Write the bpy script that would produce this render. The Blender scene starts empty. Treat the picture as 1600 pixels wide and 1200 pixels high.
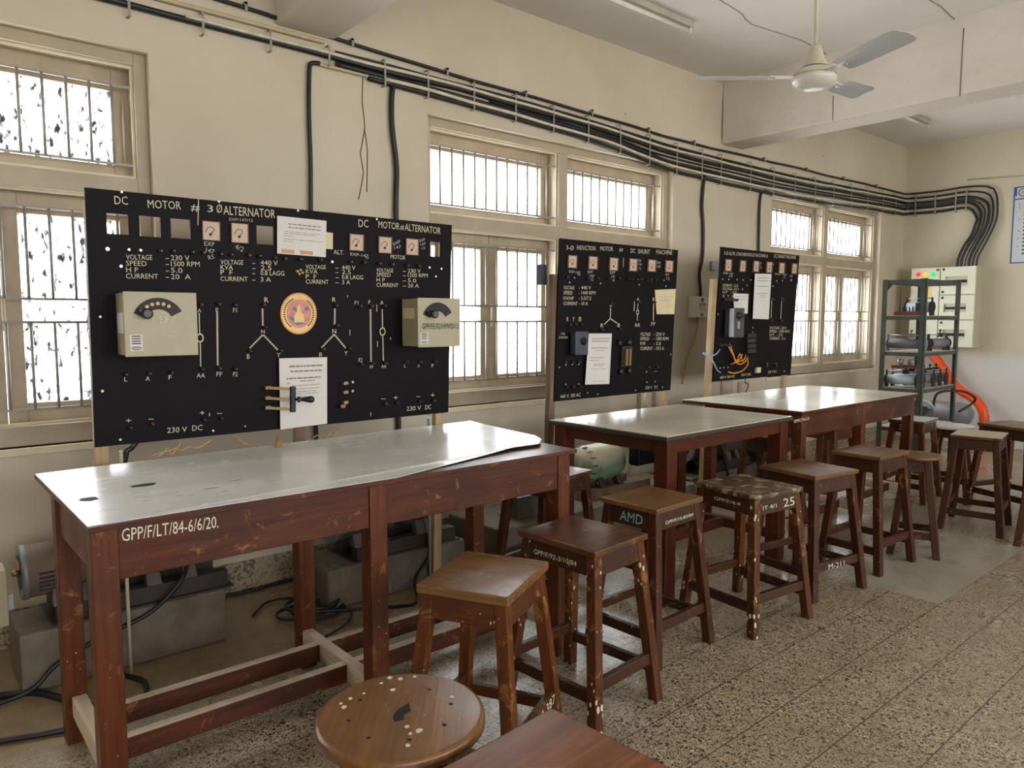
import bpy, bmesh, math, random
from mathutils import Vector as V, Matrix
random.seed(7)
SC = bpy.context.scene
COL = SC.collection
R = math.radians

# ------------------------------------------------------------------ camera
PITCH = 4.9697; YAW = 49.4674; EYE = V((0, 0, 1.45)); FPX = 1150.0
cd = bpy.data.cameras.new('camera'); cam = bpy.data.objects.new('camera', cd); COL.objects.link(cam)
cam.location = EYE; cam.rotation_euler = (R(90 - PITCH), 0, R(YAW))
cd.sensor_width = 36; cd.lens = 36 * FPX / 1600; cd.clip_start = .05
SC.camera = cam
SC.view_settings.view_transform = 'Standard'; SC.view_settings.look = 'None'
SC.view_settings.gamma = 1; SC.view_settings.exposure = 1.12
try: SC.view_settings.use_curve_mapping = False
except Exception: pass
SC.cycles.use_denoising = True
SC.cycles.max_bounces = 9; SC.cycles.diffuse_bounces = 5; SC.cycles.glossy_bounces = 3
SC.cycles.transparent_max_bounces = 8; SC.cycles.sample_clamp_indirect = 8

# ------------------------------------------------------------------ sky light
SKY = 5.2
w = bpy.data.worlds.new('sky'); SC.world = w; w.use_nodes = True
nt = w.node_tree; nt.nodes.clear()
wo = nt.nodes.new('ShaderNodeOutputWorld'); bg = nt.nodes.new('ShaderNodeBackground')
tc = nt.nodes.new('ShaderNodeTexCoord'); sx = nt.nodes.new('ShaderNodeSeparateXYZ'); rp = nt.nodes.new('ShaderNodeValToRGB')
rp.color_ramp.elements[0].position = .42; rp.color_ramp.elements[0].color = (.92, .89, .83, 1)
rp.color_ramp.elements[1].position = .54; rp.color_ramp.elements[1].color = (.96, .98, 1.0, 1)
mp = nt.nodes.new('ShaderNodeMath'); mp.operation = 'MULTIPLY_ADD'; mp.inputs[1].default_value = .5; mp.inputs[2].default_value = .5
nt.links.new(tc.outputs['Generated'], sx.inputs[0]); nt.links.new(sx.outputs[2], mp.inputs[0]); nt.links.new(mp.outputs[0], rp.inputs[0])
sd = nt.nodes.new('ShaderNodeMapRange'); sd.inputs[1].default_value = -.8; sd.inputs[2].default_value = .5; sd.inputs[3].default_value = 1.75 * SKY; sd.inputs[4].default_value = .75 * SKY
nt.links.new(sx.outputs[0], sd.inputs[0])      # sky half beyond the window wall made brighter to strengthen light from there
nt.links.new(rp.outputs[0], bg.inputs[0]); nt.links.new(sd.outputs[0], bg.inputs[1]); nt.links.new(bg.outputs[0], wo.inputs[0])

# room and window sizes (metres; x = away from the window wall, y = along it)
WX = -3.86; FY = 9.67; RX = 3.3; BY = -2.6; CZ = 3.515
WIN = [(-1.40, 1.036), (2.62, 5.06), (6.60, 9.01)]; WZ0, WZ1 = .885, 2.71
RWIN = [(-2.0, .6), (1.4, 4.0), (5.0, 7.6)]; RZ0, RZ1 = .95, 2.75
def portal(x, y0, y1, z0, z1, rot):
    l = bpy.data.lights.new('window_portal', 'AREA'); l.shape = 'RECTANGLE'; l.size = z1 - z0; l.size_y = y1 - y0
    l.cycles.is_portal = True
    o = bpy.data.objects.new('window_portal', l); COL.objects.link(o)
    o.location = (x, (y0 + y1) / 2, (z0 + z1) / 2); o.rotation_euler = (0, rot, 0)
for a, b in WIN: portal(WX - .26, a, b, WZ0, WZ1, R(-90))
for a, b in RWIN: portal(RX + .22, a, b, RZ0, RZ1, R(90))

# ------------------------------------------------------------------ pixel -> place on a real plane
_cy, _sy = math.cos(R(YAW)), math.sin(R(YAW)); _cp, _sp = math.cos(R(PITCH)), math.sin(R(PITCH))
FW = V((-_sy * _cp, _cy * _cp, -_sp)); RT = V((_cy, _sy, 0)); UP = RT.cross(FW)
def ray(x, y): return FW + RT * ((x - 800) / FPX) - UP * ((y - 600) / FPX)
def onx(x, y, X): d = ray(x, y); return EYE + d * ((X - EYE.x) / d.x)
def ony(x, y, Y): d = ray(x, y); return EYE + d * ((Y - EYE.y) / d.y)
def onz(x, y, Z): d = ray(x, y); return EYE + d * ((Z - EYE.z) / d.z)
# display boards lean a little towards the room
BN = V((1, 0, -.045)).normalized(); B0 = V((-3.2, 0, .96))
def onb(x, y, off=0.0):
    d = ray(x, y); p0 = B0 + BN * off
    return EYE + d * ((p0 - EYE).dot(BN) / d.dot(BN))
BU = V((0, 1, 0)); BV = BN.cross(BU).normalized()
if BV.z < 0: BV = -BV

# ------------------------------------------------------------------ materials
def lin(c):
    f = lambda u: u / 12.92 if u <= .04045 else ((u + .055) / 1.055) ** 2.4
    return (f(c[0] / 255), f(c[1] / 255), f(c[2] / 255), 1)
class N:
    def __init__(s, name):
        s.m = bpy.data.materials.new(name); s.m.use_nodes = True; s.t = s.m.node_tree
        s.b = s.t.nodes['Principled BSDF']; s.o = s.t.nodes['Material Output']
        s.tc = s.n('TexCoord')
    def n(s, k, **kw):
        x = s.t.nodes.new('ShaderNode' + k)
        for a, b in kw.items(): setattr(x, a, b)
        return x
    def l(s, a, b): s.t.links.new(a, b)
    def map(s, sc, rot=(0, 0, 0), loc=(0, 0, 0), src='Object'):
        m = s.n('Mapping'); m.inputs['Scale'].default_value = sc; m.inputs['Rotation'].default_value = rot; m.inputs['Location'].default_value = loc
        s.l(s.tc.outputs[src], m.inputs[0]); return m.outputs[0]
    def noise(s, sc, detail=4, rough=.55, vec=None, dist=0):
        x = s.n('TexNoise'); x.inputs['Scale'].default_value = sc; x.inputs['Detail'].default_value = detail
        x.inputs['Roughness'].default_value = rough; x.inputs['Distortion'].default_value = dist
        s.l(vec if vec is not None else s.tc.outputs['Object'], x.inputs['Vector']); return x.outputs['Fac']
    def vor(s, sc, vec=None, out='Distance'):
        x = s.n('TexVoronoi'); x.inputs['Scale'].default_value = sc
        s.l(vec if vec is not None else s.tc.outputs['Object'], x.inputs['Vector']); return x.outputs[out]
    def ramp(s, fac, stops):
        x = s.n('ValToRGB'); e = x.color_ramp.elements
        while len(e) < len(stops): e.new(.5)
        for i, (p, c) in enumerate(stops):
            e[i].position = p; e[i].color = c if isinstance(c, tuple) else (c, c, c, 1)
        s.l(fac, x.inputs[0]); return x.outputs[0]
    def mix(s, fac, a, b, mode='MIX'):
        x = s.n('Mix', data_type='RGBA', blend_type=mode)
        for i, v in ((0, fac), (6, a), (7, b)):
            if isinstance(v, (int, float)): x.inputs[i].default_value = v
            elif isinstance(v, tuple): x.inputs[i].default_value = v
            else: s.l(v, x.inputs[i])
        return x.outputs[2]
    def math(s, op, a, b=0.0, c=0.0):
        x = s.n('Math', operation=op)
        for i, v in enumerate((a, b, c)):
            if isinstance(v, (int, float)): x.inputs[i].default_value = v
            else: s.l(v, x.inputs[i])
        return x.outputs[0]
    def bump(s, h, st=.2, d=.01):
        x = s.n('Bump'); x.inputs['Strength'].default_value = st; x.inputs['Distance'].default_value = d
        s.l(h, x.inputs['Height']); s.l(x.outputs[0], s.b.inputs['Normal'])
    def fin(s, col=None, rough=.5, metal=0, spec=.5):
        if col is not None:
            if isinstance(col, tuple): s.b.inputs['Base Color'].default_value = col
            else: s.l(col, s.b.inputs['Base Color'])
        if isinstance(rough, (int, float)): s.b.inputs['Roughness'].default_value = rough
        else: s.l(rough, s.b.inputs['Roughness'])
        s.b.inputs['Metallic'].default_value = metal
        s.b.inputs['Specular IOR Level'].default_value = spec
        return s.m
def plain(name, c, rough=.5, metal=0, var=.12, sc=9, spec=.5):
    k = N(name); n = k.noise(sc); base = lin(c)
    d = tuple(x * (1 - var) for x in base[:3]) + (1,); h = tuple(min(1, x * (1 + var)) for x in base[:3]) + (1,)
    return k.fin(k.ramp(n, [(.3, d), (.7, h)]), rough, metal, spec)
def wood(name, dark, light, axis='z', rough=.42, splat=0.0, scuff=0.0, splatc=(196, 184, 150), blotch=None):
    k = N(name)
    sc = {'x': (2.2, 34, 34), 'y': (34, 2.2, 34), 'z': (34, 34, 2.2)}[axis]
    g = k.noise(1.0, 5, .6, k.map(sc), 1.4)
    big = k.noise(3.2, 3)
    dark, light = [tuple(a * b for a, b in zip(c_, (.86, .80, .62) if name.endswith('wood') and 'post' not in name and 'dusty' not in name else (1, 1, 1))) for c_ in (dark, light)]
    c = k.ramp(g, [(.3, lin(dark)), (.72, lin(light))])
    dk = tuple(x * .55 for x in lin(dark)[:3]) + (1,)
    c = k.mix(k.ramp(big, [(.42, .0), (.68, .55)]), c, dk)
    if blotch: c = k.mix(k.ramp(k.noise(19, 5, .7), [(.52, .0), (.60, .7)]), c, lin(blotch))
    if scuff > 0:
        s1 = k.noise(13, 5, .7, None, .6)
        c = k.mix(k.ramp(s1, [(.62 - scuff * .1, 0.), (.7 - scuff * .1, .75)]), c, lin((142, 98, 52)))
    if splat > 0:
        v = k.vor(42, k.map((1, 1, .6))); n2 = k.noise(6, 3)
        m1 = k.math('LESS_THAN', v, k.math('MULTIPLY', k.ramp(n2, [(.40, 0.), (.66, 1.)]), .36 * splat))
        c = k.mix(m1, c, lin(splatc))
    k.bump(g, .12, .004)
    r = k.ramp(big, [(.3, max(.1, rough - .1)), (.7, rough + .12)])
    return k.fin(c, r, 0, .5 if name.endswith('top_wood') else .3)

M = {}
def mk():
    # painted plaster
    k = N('cream_wall_paint'); n = k.noise(1.3, 5, .6); n2 = k.noise(9, 5, .65)
    c = k.ramp(n, [(.3, lin((190, 179, 158))), (.7, lin((203, 193, 174)))])
    c = k.mix(k.ramp(n2, [(.66, 0.), (.78, .25)]), c, lin((168, 148, 116)))
    chip = k.math('LESS_THAN', k.vor(2.3), .035)
    c = k.mix(chip, c, lin((120, 98, 76)))
    k.bump(k.noise(24, 4), .06, .01); M['wall'] = k.fin(c, .62, 0, .3)
    k = N('far_wall_paint'); n = k.noise(1.3, 5, .6); sp = k.n('SeparateXYZ'); k.l(k.tc.outputs['Object'], sp.inputs[0])
    c = k.ramp(n, [(.3, lin((195, 187, 164))), (.7, lin((206, 199, 178)))])
    e = k.math('ADD', sp.outputs[2], k.math('MULTIPLY', k.noise(4, 3), .16))
    c = k.mix(k.ramp(k.math('MULTIPLY', e, .5), [(.54, 1.), (.60, 0.)]), c, lin((206, 205, 200)))
    k.bump(k.noise(24, 4), .06, .01); M['far'] = k.fin(c, .6, 0, .3)
    k = N('white_ceiling_paint'); n = k.noise(1.1, 5, .6)
    c = k.ramp(n, [(.3, lin((206, 203, 197))), (.7, lin((218, 216, 211)))])
    k.bump(k.noise(7, 5, .7), .1, .02); M['ceil'] = k.fin(c, .8, 0, .2)
    k = N('beam_plaster'); n = k.noise(2.2, 5, .6)
    c = k.ramp(n, [(.3, lin((206, 199, 188))), (.7, lin((218, 212, 203)))])
    c = k.mix(k.ramp(k.noise(18, 6, .7), [(.63, 0.), (.72, .5)]), c, lin((170, 160, 142)))
    k.bump(k.noise(14, 6, .75), .35, .02); M['beam'] = k.fin(c, .75, 0, .2)
    # terrazzo
    k = N('terrazzo_floor'); sp = k.n('SeparateXYZ'); k.l(k.tc.outputs['Object'], sp.inputs[0]); X, Y = sp.outputs[0], sp.outputs[1]
    base = k.ramp(k.noise(30, 3), [(.35, lin((154, 138, 110))), (.65, lin((176, 161, 131)))])
    for sc_, th_, keep in ((58, .42, .38), (110, .44, .5), (190, .46, .5)):
        vo = k.n('TexVoronoi'); vo.inputs['Scale'].default_value = sc_; k.l(k.map((1, 1, 1), (0, 0, sc_ * .1)), vo.inputs['Vector'])
        rnd = k.n('SeparateColor'); k.l(vo.outputs['Color'], rnd.inputs[0])
        wob = k.math('MULTIPLY_ADD', rnd.outputs[1], .25, th_ - .15)
        msk = k.math('MULTIPLY', k.math('LESS_THAN', vo.outputs['Distance'], wob), k.math('GREATER_THAN', rnd.outputs[0], 1 - keep - .25))
        chips = k.ramp(rnd.outputs[2], [(.0, lin((40, 36, 36))), (.28, lin((62, 54, 50))), (.45, lin((104, 84, 68))), (.62, lin((134, 112, 86))), (.80, lin((206, 198, 180))), (1., lin((118, 78, 58)))])
        base = k.mix(msk, base, chips)
    st = k.noise(1.5, 5, .65)
    base = k.mix(k.ramp(st, [(.45, 0.), (.7, .5)]), base, lin((116, 94, 62)))
    wn = k.noise(14, 3)
    def seam(co, off, pitch, wd):
        f = k.math('FRACT', k.math('DIVIDE', k.math('SUBTRACT', co, off), pitch)); f = k.math('ABSOLUTE', k.math('SUBTRACT', f, .5))
        return k.math('GREATER_THAN', f, .5 - wd)
    s1 = seam(X, -1.112, .2445, .011); s2 = seam(Y, 3.06, .2445, .007)
    base = k.mix(k.math('MULTIPLY', s1, .85), base, lin((70, 56, 40)))
    base = k.mix(k.math('MULTIPLY', s2, k.ramp(wn, [(.35, 0.), (.65, .6)])), base, lin((88, 70, 48)))
    def between(co, a, b): return k.math('MULTIPLY', k.math('GREATER_THAN', co, a), k.math('LESS_THAN', co, b))
    patch = k.math('MULTIPLY', between(X, -1.846, -1.3565), between(Y, 4.04, 5.51))
    base = k.mix(k.math('MULTIPLY', patch, .88), base, k.ramp(k.noise(6, 4), [(.3, lin((142, 136, 118))), (.7, lin((164, 158, 140)))]))
    dust = k.math('ADD', X, k.math('MULTIPLY', k.math('SUBTRACT', k.noise(2.6, 5, .65), .5), .7))
    dm = k.ramp(k.math('MULTIPLY_ADD', dust, -1.0, -2.55), [(.0, 0.), (.35, .9)])
    base = k.mix(dm, base, k.ramp(k.noise(9, 6, .7), [(.3, lin((128, 106, 76))), (.7, lin((162, 142, 108)))]))
    rg = k.ramp(st, [(.35, .22), (.7, .44)])
    k.bump(k.math('MULTIPLY', s1, -1.0), .3, .003)
    M['floor'] = k.fin(base, rg, 0, 1.0)
    M['skirt'] = None
    k = N('speckled_skirting'); c = k.ramp(k.noise(60, 3, .6), [(.4, lin((96, 86, 72))), (.55, lin((168, 152, 124)))])
    M['skirt'] = k.fin(k.mix(k.ramp(k.noise(3, 3), [(.45, 0.), (.6, .8)]), c, lin((176, 158, 126))), .7)
    # timber
    M['tv'] = wood('table_leg_wood', (82, 42, 27), (126, 72, 43), 'z', .4, .25, .25)
    M['th'] = wood('table_apron_wood', (68, 34, 24), (108, 60, 40), 'y', .4, .12, .15)
    M['tx'] = wood('table_crosspiece_wood', (86, 46, 31), (128, 76, 48), 'x', .45, .15, .2)
    M['tdv'] = wood('red_table_leg_wood', (72, 35, 26), (106, 54, 38), 'z', .34)
    M['tdh'] = wood('red_table_rail_wood', (70, 35, 27), (102, 55, 39), 'y', .34)
    M['tdx'] = wood('red_table_cross_rail_wood', (70, 35, 27), (102, 55, 39), 'x', .34)
    M['dustwood'] = wood('dusty_rail_wood', (178, 158, 134), (210, 192, 168), 'y', .8)  # dust colour, paled further to paint in window light on the rails
    M['litdustx'] = wood('dusty_cross_rail_wood', (182, 160, 136), (212, 194, 170), 'x', .8)  # same dust for cross rails, window light put into its colour
    k = N('white_laminate'); n = k.noise(2.2, 5, .6, k.map((1, .5, 1)))
    c = k.ramp(n, [(.3, lin((216, 217, 212))), (.7, lin((230, 231, 228)))])
    cr = k.noise(3, 5, .7, k.map((3, .5, 1)), .6)
    c = k.mix(k.ramp(cr, [(.66, 0.), (.85, .16)]), c, lin((150, 140, 120)))
    M['lam'] = k.fin(c, k.ramp(n, [(.3, .2), (.7, .32)]), 0, .5)
    k = N('cream_laminate'); n = k.noise(2.0, 5, .6)
    c = k.ramp(n, [(.3, lin((216, 210, 192))), (.7, lin((230, 227, 215)))])
    c = k.mix(k.ramp(k.noise(3.4, 3, .5, k.map((2, 1, 1))), [(.66, 0.), (.74, .6)]), c, lin((140, 124, 92)))
    M['lam2'] = k.fin(c, k.ramp(n, [(.3, .16), (.7, .3)]), 0, .5)
    M['darkedge'] = plain('dark_table_edge', (58, 46, 38), .4)
    # stools
    M['s_oakv'] = wood('stool_leg_wood', (84, 46, 26), (128, 76, 42), 'z', .42, .35, .45)
    M['s_oakh'] = wood('stool_rail_wood', (76, 42, 26), (116, 68, 38), 'x', .45, .4, .45)
    M['s_top'] = wood('stool_top_wood', (112, 84, 62), (168, 130, 98), 'x', .24, .2, .1)
    M['s_dkv'] = wood('dark_stool_leg_wood', (60, 34, 24), (98, 58, 40), 'z', .4, .18, .12)
    M['s_dkh'] = wood('dark_stool_rail_wood', (56, 33, 24), (92, 56, 39), 'x', .4, .3, .2)
    M['s_dktop'] = wood('dark_stool_top_wood', (84, 54, 42), (128, 88, 66), 'y', .22, .14, .05)
    M['s_splv'] = wood('splashed_stool_leg_wood', (70, 38, 25), (118, 70, 40), 'z', .42, .95, .5)
    M['s_rtop'] = wood('round_top_wood', (112, 80, 56), (160, 118, 84), 'x', .28, .25, 0)
    M['s_old'] = wood('worn_stool_top_wood', (70, 48, 32), (104, 76, 50), 'x', .45, .5, 0, (178, 166, 130), (176, 162, 126))
    M['s_tan'] = wood('tan_stool_top_wood', (112, 80, 56), (148, 114, 82), 'y', .32, .12, 0)
    M['s_fg'] = wood('red_brown_top_wood', (108, 64, 46), (160, 104, 76), 'y', .28, .1, 0)
    M['white_top'] = plain('pale_laminate', (214, 212, 208), .25, 0, .05)
    M['buff_top'] = plain('buff_laminate', (176, 162, 138), .35, 0, .08)
    # board
    M['board'] = plain('black_board', (16, 13, 16), .55, 0, .15, 5, .12)
    M['post'] = wood('board_post_wood', (150, 124, 92), (190, 164, 128), 'z', .6)
    M['darkpost'] = wood('dusty_post_wood', (92, 74, 56), (126, 106, 82), 'z', .7)
    M['letter'] = plain('lettering_paint', (196, 188, 160), .6, 0, .08, 40)
    M['chalk'] = plain('chalk_scribble', (176, 176, 172), .8)
    M['term'] = plain('brown_terminal', (66, 44, 38), .35)
    M['termk'] = plain('black_terminal', (38, 34, 34), .35)
    M['brass'] = plain('dull_brass', (150, 122, 86), .4, .6)
    M['meter'] = plain('meter_card', (190, 168, 148), .6, 0, .1, 60)
    M['meterframe'] = plain('meter_frame', (96, 58, 40), .5)
    M['ink'] = plain('ink', (52, 46, 44), .7)
    M['grayink'] = plain('grey_print', (118, 112, 108), .8)
    M['cream_enamel'] = plain('cream_enamel', (158, 150, 122), .4, 0, .04)
    M['black_plastic'] = plain('black_plastic', (22, 24, 30), .35)
    M['paper'] = plain('white_paper', (208, 204, 200), .8, 0, .03)
    M['oldpaper'] = plain('aged_paper', (206, 192, 156), .8, 0, .06)
    M['tape'] = plain('brown_tape', (178, 136, 78), .4, 0, .2, 20)
    M['holewhite'] = plain('bright_screw', (200, 196, 188), .3, .5)
    M['bluegrey'] = plain('blue_grey_enamel', (56, 66, 80), .4)
    M['greengrey'] = plain('dark_green_grey_enamel', (62, 68, 66), .4)
    M['silver'] = plain('silver_trim', (160, 164, 170), .35, .4)
    M['orangewire'] = plain('orange_wire', (206, 132, 40), .4)
    M['bluewire'] = plain('blue_wire', (130, 160, 205), .4)
    M['yellowwire'] = plain('yellow_wire', (196, 154, 72), .45)
    # windows
    M['frame'] = plain('beige_window_paint', (172, 158, 136), .5, 0, .1, 6)
    M['sash'] = plain('beige_sash_paint', (168, 153, 131), .5, 0, .12, 7)
    M['bar'] = plain('grille_paint', (150, 146, 138), .45, .2)
    M['sill'] = plain('sill_paint', (206, 194, 166), .6)
    for nm, sc, th, dirt in (('pane_clear', (22, 22, 11), .66, .0), ('pane_dirty', (46, 46, 20), .56, 1.)):
        k = N(nm); t = k.t
        tr = k.n('BsdfTransparent'); tr.inputs[0].default_value = (.72, .735, .75, 1)
        tl = k.n('BsdfTranslucent'); tl.inputs[0].default_value = (.75, .76, .77, 1)
        dk = k.n('BsdfTranslucent'); dk.inputs[0].default_value = (.045, .046, .05, 1) if dirt else (.25, .26, .26, 1)
        m1 = k.n('MixShader'); m1.inputs[0].default_value = .45 if dirt else .25; k.l(tr.outputs[0], m1.inputs[1]); k.l(tl.outputs[0], m1.inputs[2])
        sp_ = k.noise(1.0, 3, .5, k.map(sc, (R(24), 0, 0)), .5)
        m2 = k.n('MixShader'); k.l(k.ramp(sp_, [(th, 0.), (th + .05, 1. if dirt else .9)]), m2.inputs[0]); k.l(m1.outputs[0], m2.inputs[1]); k.l(dk.outputs[0], m2.inputs[2])
        k.l(m2.outputs[0], k.o.inputs[0]); M[nm] = k.m
    # metal, cable, machines
    M['cable'] = plain('black_cable', (24, 27, 32), .45)
    M['conduit'] = plain('painted_conduit', (186, 172, 140), .55, 0, .15, 12)
    M['gconduit'] = plain('grey_conduit', (204, 196, 176), .5, 0, .15, 12)
    M['clip'] = plain('metal_clip', (150, 145, 136), .45, .3)
    M['fan'] = plain('fan_enamel', (200, 198, 190), .3, 0, .04)
    M['fanblade'] = plain('fan_blade_metal', (186, 190, 192), .28, .3, .06)
    M['fanrod'] = plain('fan_rod_paint', (190, 184, 160), .4)
    M['tube'] = plain('tube_batten', (176, 170, 156), .5)
    k = N('dusty_concrete'); c = k.ramp(k.noise(5, 6, .65), [(.3, lin((84, 77, 66))), (.7, lin((120, 110, 94)))])
    c = k.mix(k.ramp(k.noise(1.0, 3, .5, k.map((14, 14, 1.6))), [(.66, 0.), (.72, .6)]), c, lin((168, 158, 140)))
    k.bump(k.noise(30, 5, .7), .2, .006); M['concrete'] = k.fin(c, .85)
    M['machine'] = plain('machine_paint', (92, 84, 76), .5, .1, .3, 6)
    k = N('dusty_motor_paint'); c = k.ramp(k.noise(7, 5), [(.3, lin((96, 78, 64))), (.7, lin((138, 116, 98)))]); M['motor'] = k.fin(c, .6)
    M['motorrim'] = plain('motor_end_ring', (120, 122, 126), .45, .3)
    M['black'] = plain('soot_black', (24, 22, 22), .6)
    M['steelbase'] = plain('steel_channel', (60, 52, 46), .6, .2, .3)
    k = N('green_motor_paint'); sp = k.n('SeparateXYZ'); k.l(k.tc.outputs['Object'], sp.inputs[0])
    dz = k.math('ADD', sp.outputs[2], k.math('MULTIPLY', k.noise(9, 4), .14))
    c = k.mix(k.ramp(dz, [(.54, 0.), (.62, .9)]), k.ramp(k.noise(14, 4), [(.3, lin((84, 108, 82))), (.7, lin((120, 142, 112)))]), lin((196, 184, 156)))
    M['greenmotor'] = k.fin(c, .45)
    M['rack'] = plain('green_rack_paint', (66, 74, 66), .5, .2, .25, 12)
    M['shelf'] = plain('rack_shelf', (170, 166, 150), .6)
    M['ltblue'] = plain('pale_blue_enamel', (168, 184, 190), .35)
    M['rheo'] = plain('grey_rheostat', (118, 114, 120), .45)
    M['redboard'] = plain('red_brown_base', (116, 58, 46), .5)
    M['dbox'] = plain('ivory_enamel', (212, 212, 190), .4, 0, .03)
    M['dbside'] = plain('ivory_enamel_side', (190, 186, 160), .45, 0, .04)
    M['orange'] = plain('orange_hose', (226, 84, 24), .4, 0, .06)
    M['yellowlabel'] = plain('yellow_sticker', (232, 196, 110), .5)
    for nm, c in (('red_lamp', (235, 50, 40)), ('amber_lamp', (250, 160, 40)), ('green_lamp', (20, 190, 110))):
        k = N(nm); k.fin(lin(c), .25); k.b.inputs['Emission Color'].default_value = lin(c); k.b.inputs['Emission Strength'].default_value = .55; M[nm] = k.m
    M['poster'] = plain('poster_white', (196, 202, 206), .5, 0, .03)
    M['posterblue'] = plain('poster_blue', (44, 84, 156), .5)
    M['gold'] = plain('poster_gold', (196, 170, 80), .5)
    M['st_yellow'] = plain('sticker_yellow', (222, 190, 122), .5)
    M['st_orange'] = plain('sticker_orange', (204, 132, 72), .5)
    M['st_pink'] = plain('sticker_pink', (206, 128, 116), .5, 0, .25, 60)
    M['st_blue'] = plain('sticker_blue', (70, 110, 160), .5)
    M['aqua'] = plain('aqua_paint', (116, 176, 168), .6)
    M['stencil'] = plain('stencil_paint', (206, 200, 178), .6)
    M['hole'] = plain('dark_hole', (20, 14, 12), .8)
mk()

# ------------------------------------------------------------------ mesh helpers
class MB:
    def __init__(s): s.bm = bmesh.new()
    def quadbox(s, c8, smooth=False):
        v = [s.bm.verts.new(c) for c in c8]
        for f in ((0, 3, 2, 1), (4, 5, 6, 7), (0, 1, 5, 4), (1, 2, 6, 5), (2, 3, 7, 6), (3, 0, 4, 7)):
            s.bm.faces.new([v[i] for i in f])
        return s
    def box(s, x0, x1, y0, y1, z0, z1):
        return s.quadbox([(x0, y0, z0), (x1, y0, z0), (x1, y1, z0), (x0, y1, z0), (x0, y0, z1), (x1, y0, z1), (x1, y1, z1), (x0, y1, z1)])
    def hexa(s, b, t, bs, ts=None):
        ts = ts or bs; b = V(b); t = V(t)
        q = lambda c, sz: [(c.x - sz[0] / 2, c.y - sz[1] / 2, c.z), (c.x + sz[0] / 2, c.y - sz[1] / 2, c.z), (c.x + sz[0] / 2, c.y + sz[1] / 2, c.z), (c.x - sz[0] / 2, c.y + sz[1] / 2, c.z)]
        return s.quadbox(q(b, bs) + q(t, ts))
    def beam(s, a, b, wdt, h, up=(0, 0, 1)):
        a = V(a); b = V(b); d = (b - a).normalized(); sd = d.cross(V(up)).normalized(); u = sd.cross(d)
        q = lambda c: [c - sd * wdt / 2 - u * h / 2, c + sd * wdt / 2 - u * h / 2, c + sd * wdt / 2 + u * h / 2, c - sd * wdt / 2 + u * h / 2]
        return s.quadbox(q(a) + q(b))
    def frame(s, o, u, v, n, w_, h_, t):
        """slab: corner o, spans w_ along u, h_ along v, thickness t along n"""
        o = V(o); u = V(u); v = V(v); n = V(n)
        p = [o, o + u * w_, o + u * w_ + v * h_, o + v * h_]
        return s.quadbox([a for a in p] + [a + n * t for a in p])
    def poly(s, pts, n, t):
        n = V(n); a = [s.bm.verts.new(V(p)) for p in pts]; b = [s.bm.verts.new(V(p) + n * t) for p in pts]
        try:
            s.bm.faces.new(list(reversed(a))); s.bm.faces.new(b)
            for i in range(len(a)):
                j = (i + 1) % len(a); s.bm.faces.new((a[i], a[j], b[j], b[i]))
        except ValueError: pass
        return s
    def cyl(s, a, b, r0, r1=None, seg=20, cap=True):
        r1 = r0 if r1 is None else r1; a = V(a); b = V(b); d = (b - a).normalized()
        u = d.cross(V((0, 0, 1)) if abs(d.z) < .9 else V((1, 0, 0))).normalized(); v = d.cross(u)
        A = []; B = []
        for i in range(seg):
            t = 2 * math.pi * i / seg; e = u * math.cos(t) + v * math.sin(t)
            A.append(s.bm.verts.new(a + e * r0)); B.append(s.bm.verts.new(b + e * r1))
        for i in range(seg):
            j = (i + 1) % seg; f = s.bm.faces.new((A[i], A[j], B[j], B[i])); f.smooth = True
        if cap: s.bm.faces.new(list(reversed(A))); s.bm.faces.new(B)
        return s
    def lathe(s, o, d, prof, seg=28):
        o = V(o); d = V(d).normalized(); u = d.cross(V((0, 0, 1)) if abs(d.z) < .9 else V((1, 0, 0))).normalized(); v = d.cross(u)
        rings = []
        for (h, r) in prof:
            rings.append([s.bm.verts.new(o + d * h + (u * math.cos(2 * math.pi * i / seg) + v * math.sin(2 * math.pi * i / seg)) * max(r, 1e-4)) for i in range(seg)])
        for k in range(len(rings) - 1):
            for i in range(seg):
                j = (i + 1) % seg; f = s.bm.faces.new((rings[k][i], rings[k][j], rings[k + 1][j], rings[k + 1][i])); f.smooth = True
        s.bm.faces.new(list(reversed(rings[0]))); s.bm.faces.new(rings[-1])
        return s
    def tube(s, pts, r, seg=8, sub=4):
        P = [V(p) for p in pts]
        if sub > 1 and len(P) > 2:
            Q = []
            for i in range(len(P) - 1):
                p0 = P[max(i - 1, 0)]; p1 = P[i]; p2 = P[i + 1]; p3 = P[min(i + 2, len(P) - 1)]
                for k in range(sub):
                    t = k / sub
                    Q.append(.5 * ((2 * p1) + (p2 - p0) * t + (2 * p0 - 5 * p1 + 4 * p2 - p3) * t * t + (3 * p1 - p0 - 3 * p2 + p3) * t ** 3))
            Q.append(P[-1]); P = Q
        rings = []; u = None
        for i, p in enumerate(P):
            d = (P[min(i + 1, len(P) - 1)] - P[max(i - 1, 0)]).normalized()
            if u is None: u = d.cross(V((0, 0, 1)) if abs(d.z) < .9 else V((1, 0, 0))).normalized()
            else: u = (u - d * u.dot(d)).normalized()
            v = d.cross(u)
            rings.append([s.bm.verts.new(p + (u * math.cos(2 * math.pi * k / seg) + v * math.sin(2 * math.pi * k / seg)) * r) for k in range(seg)])
        for a, b in zip(rings, rings[1:]):
            for k in range(seg):
                j = (k + 1) % seg; f = s.bm.faces.new((a[k], a[j], b[j], b[k])); f.smooth = True
        s.bm.faces.new(list(reversed(rings[0]))); s.bm.faces.new(rings[-1])
        return s
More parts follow.
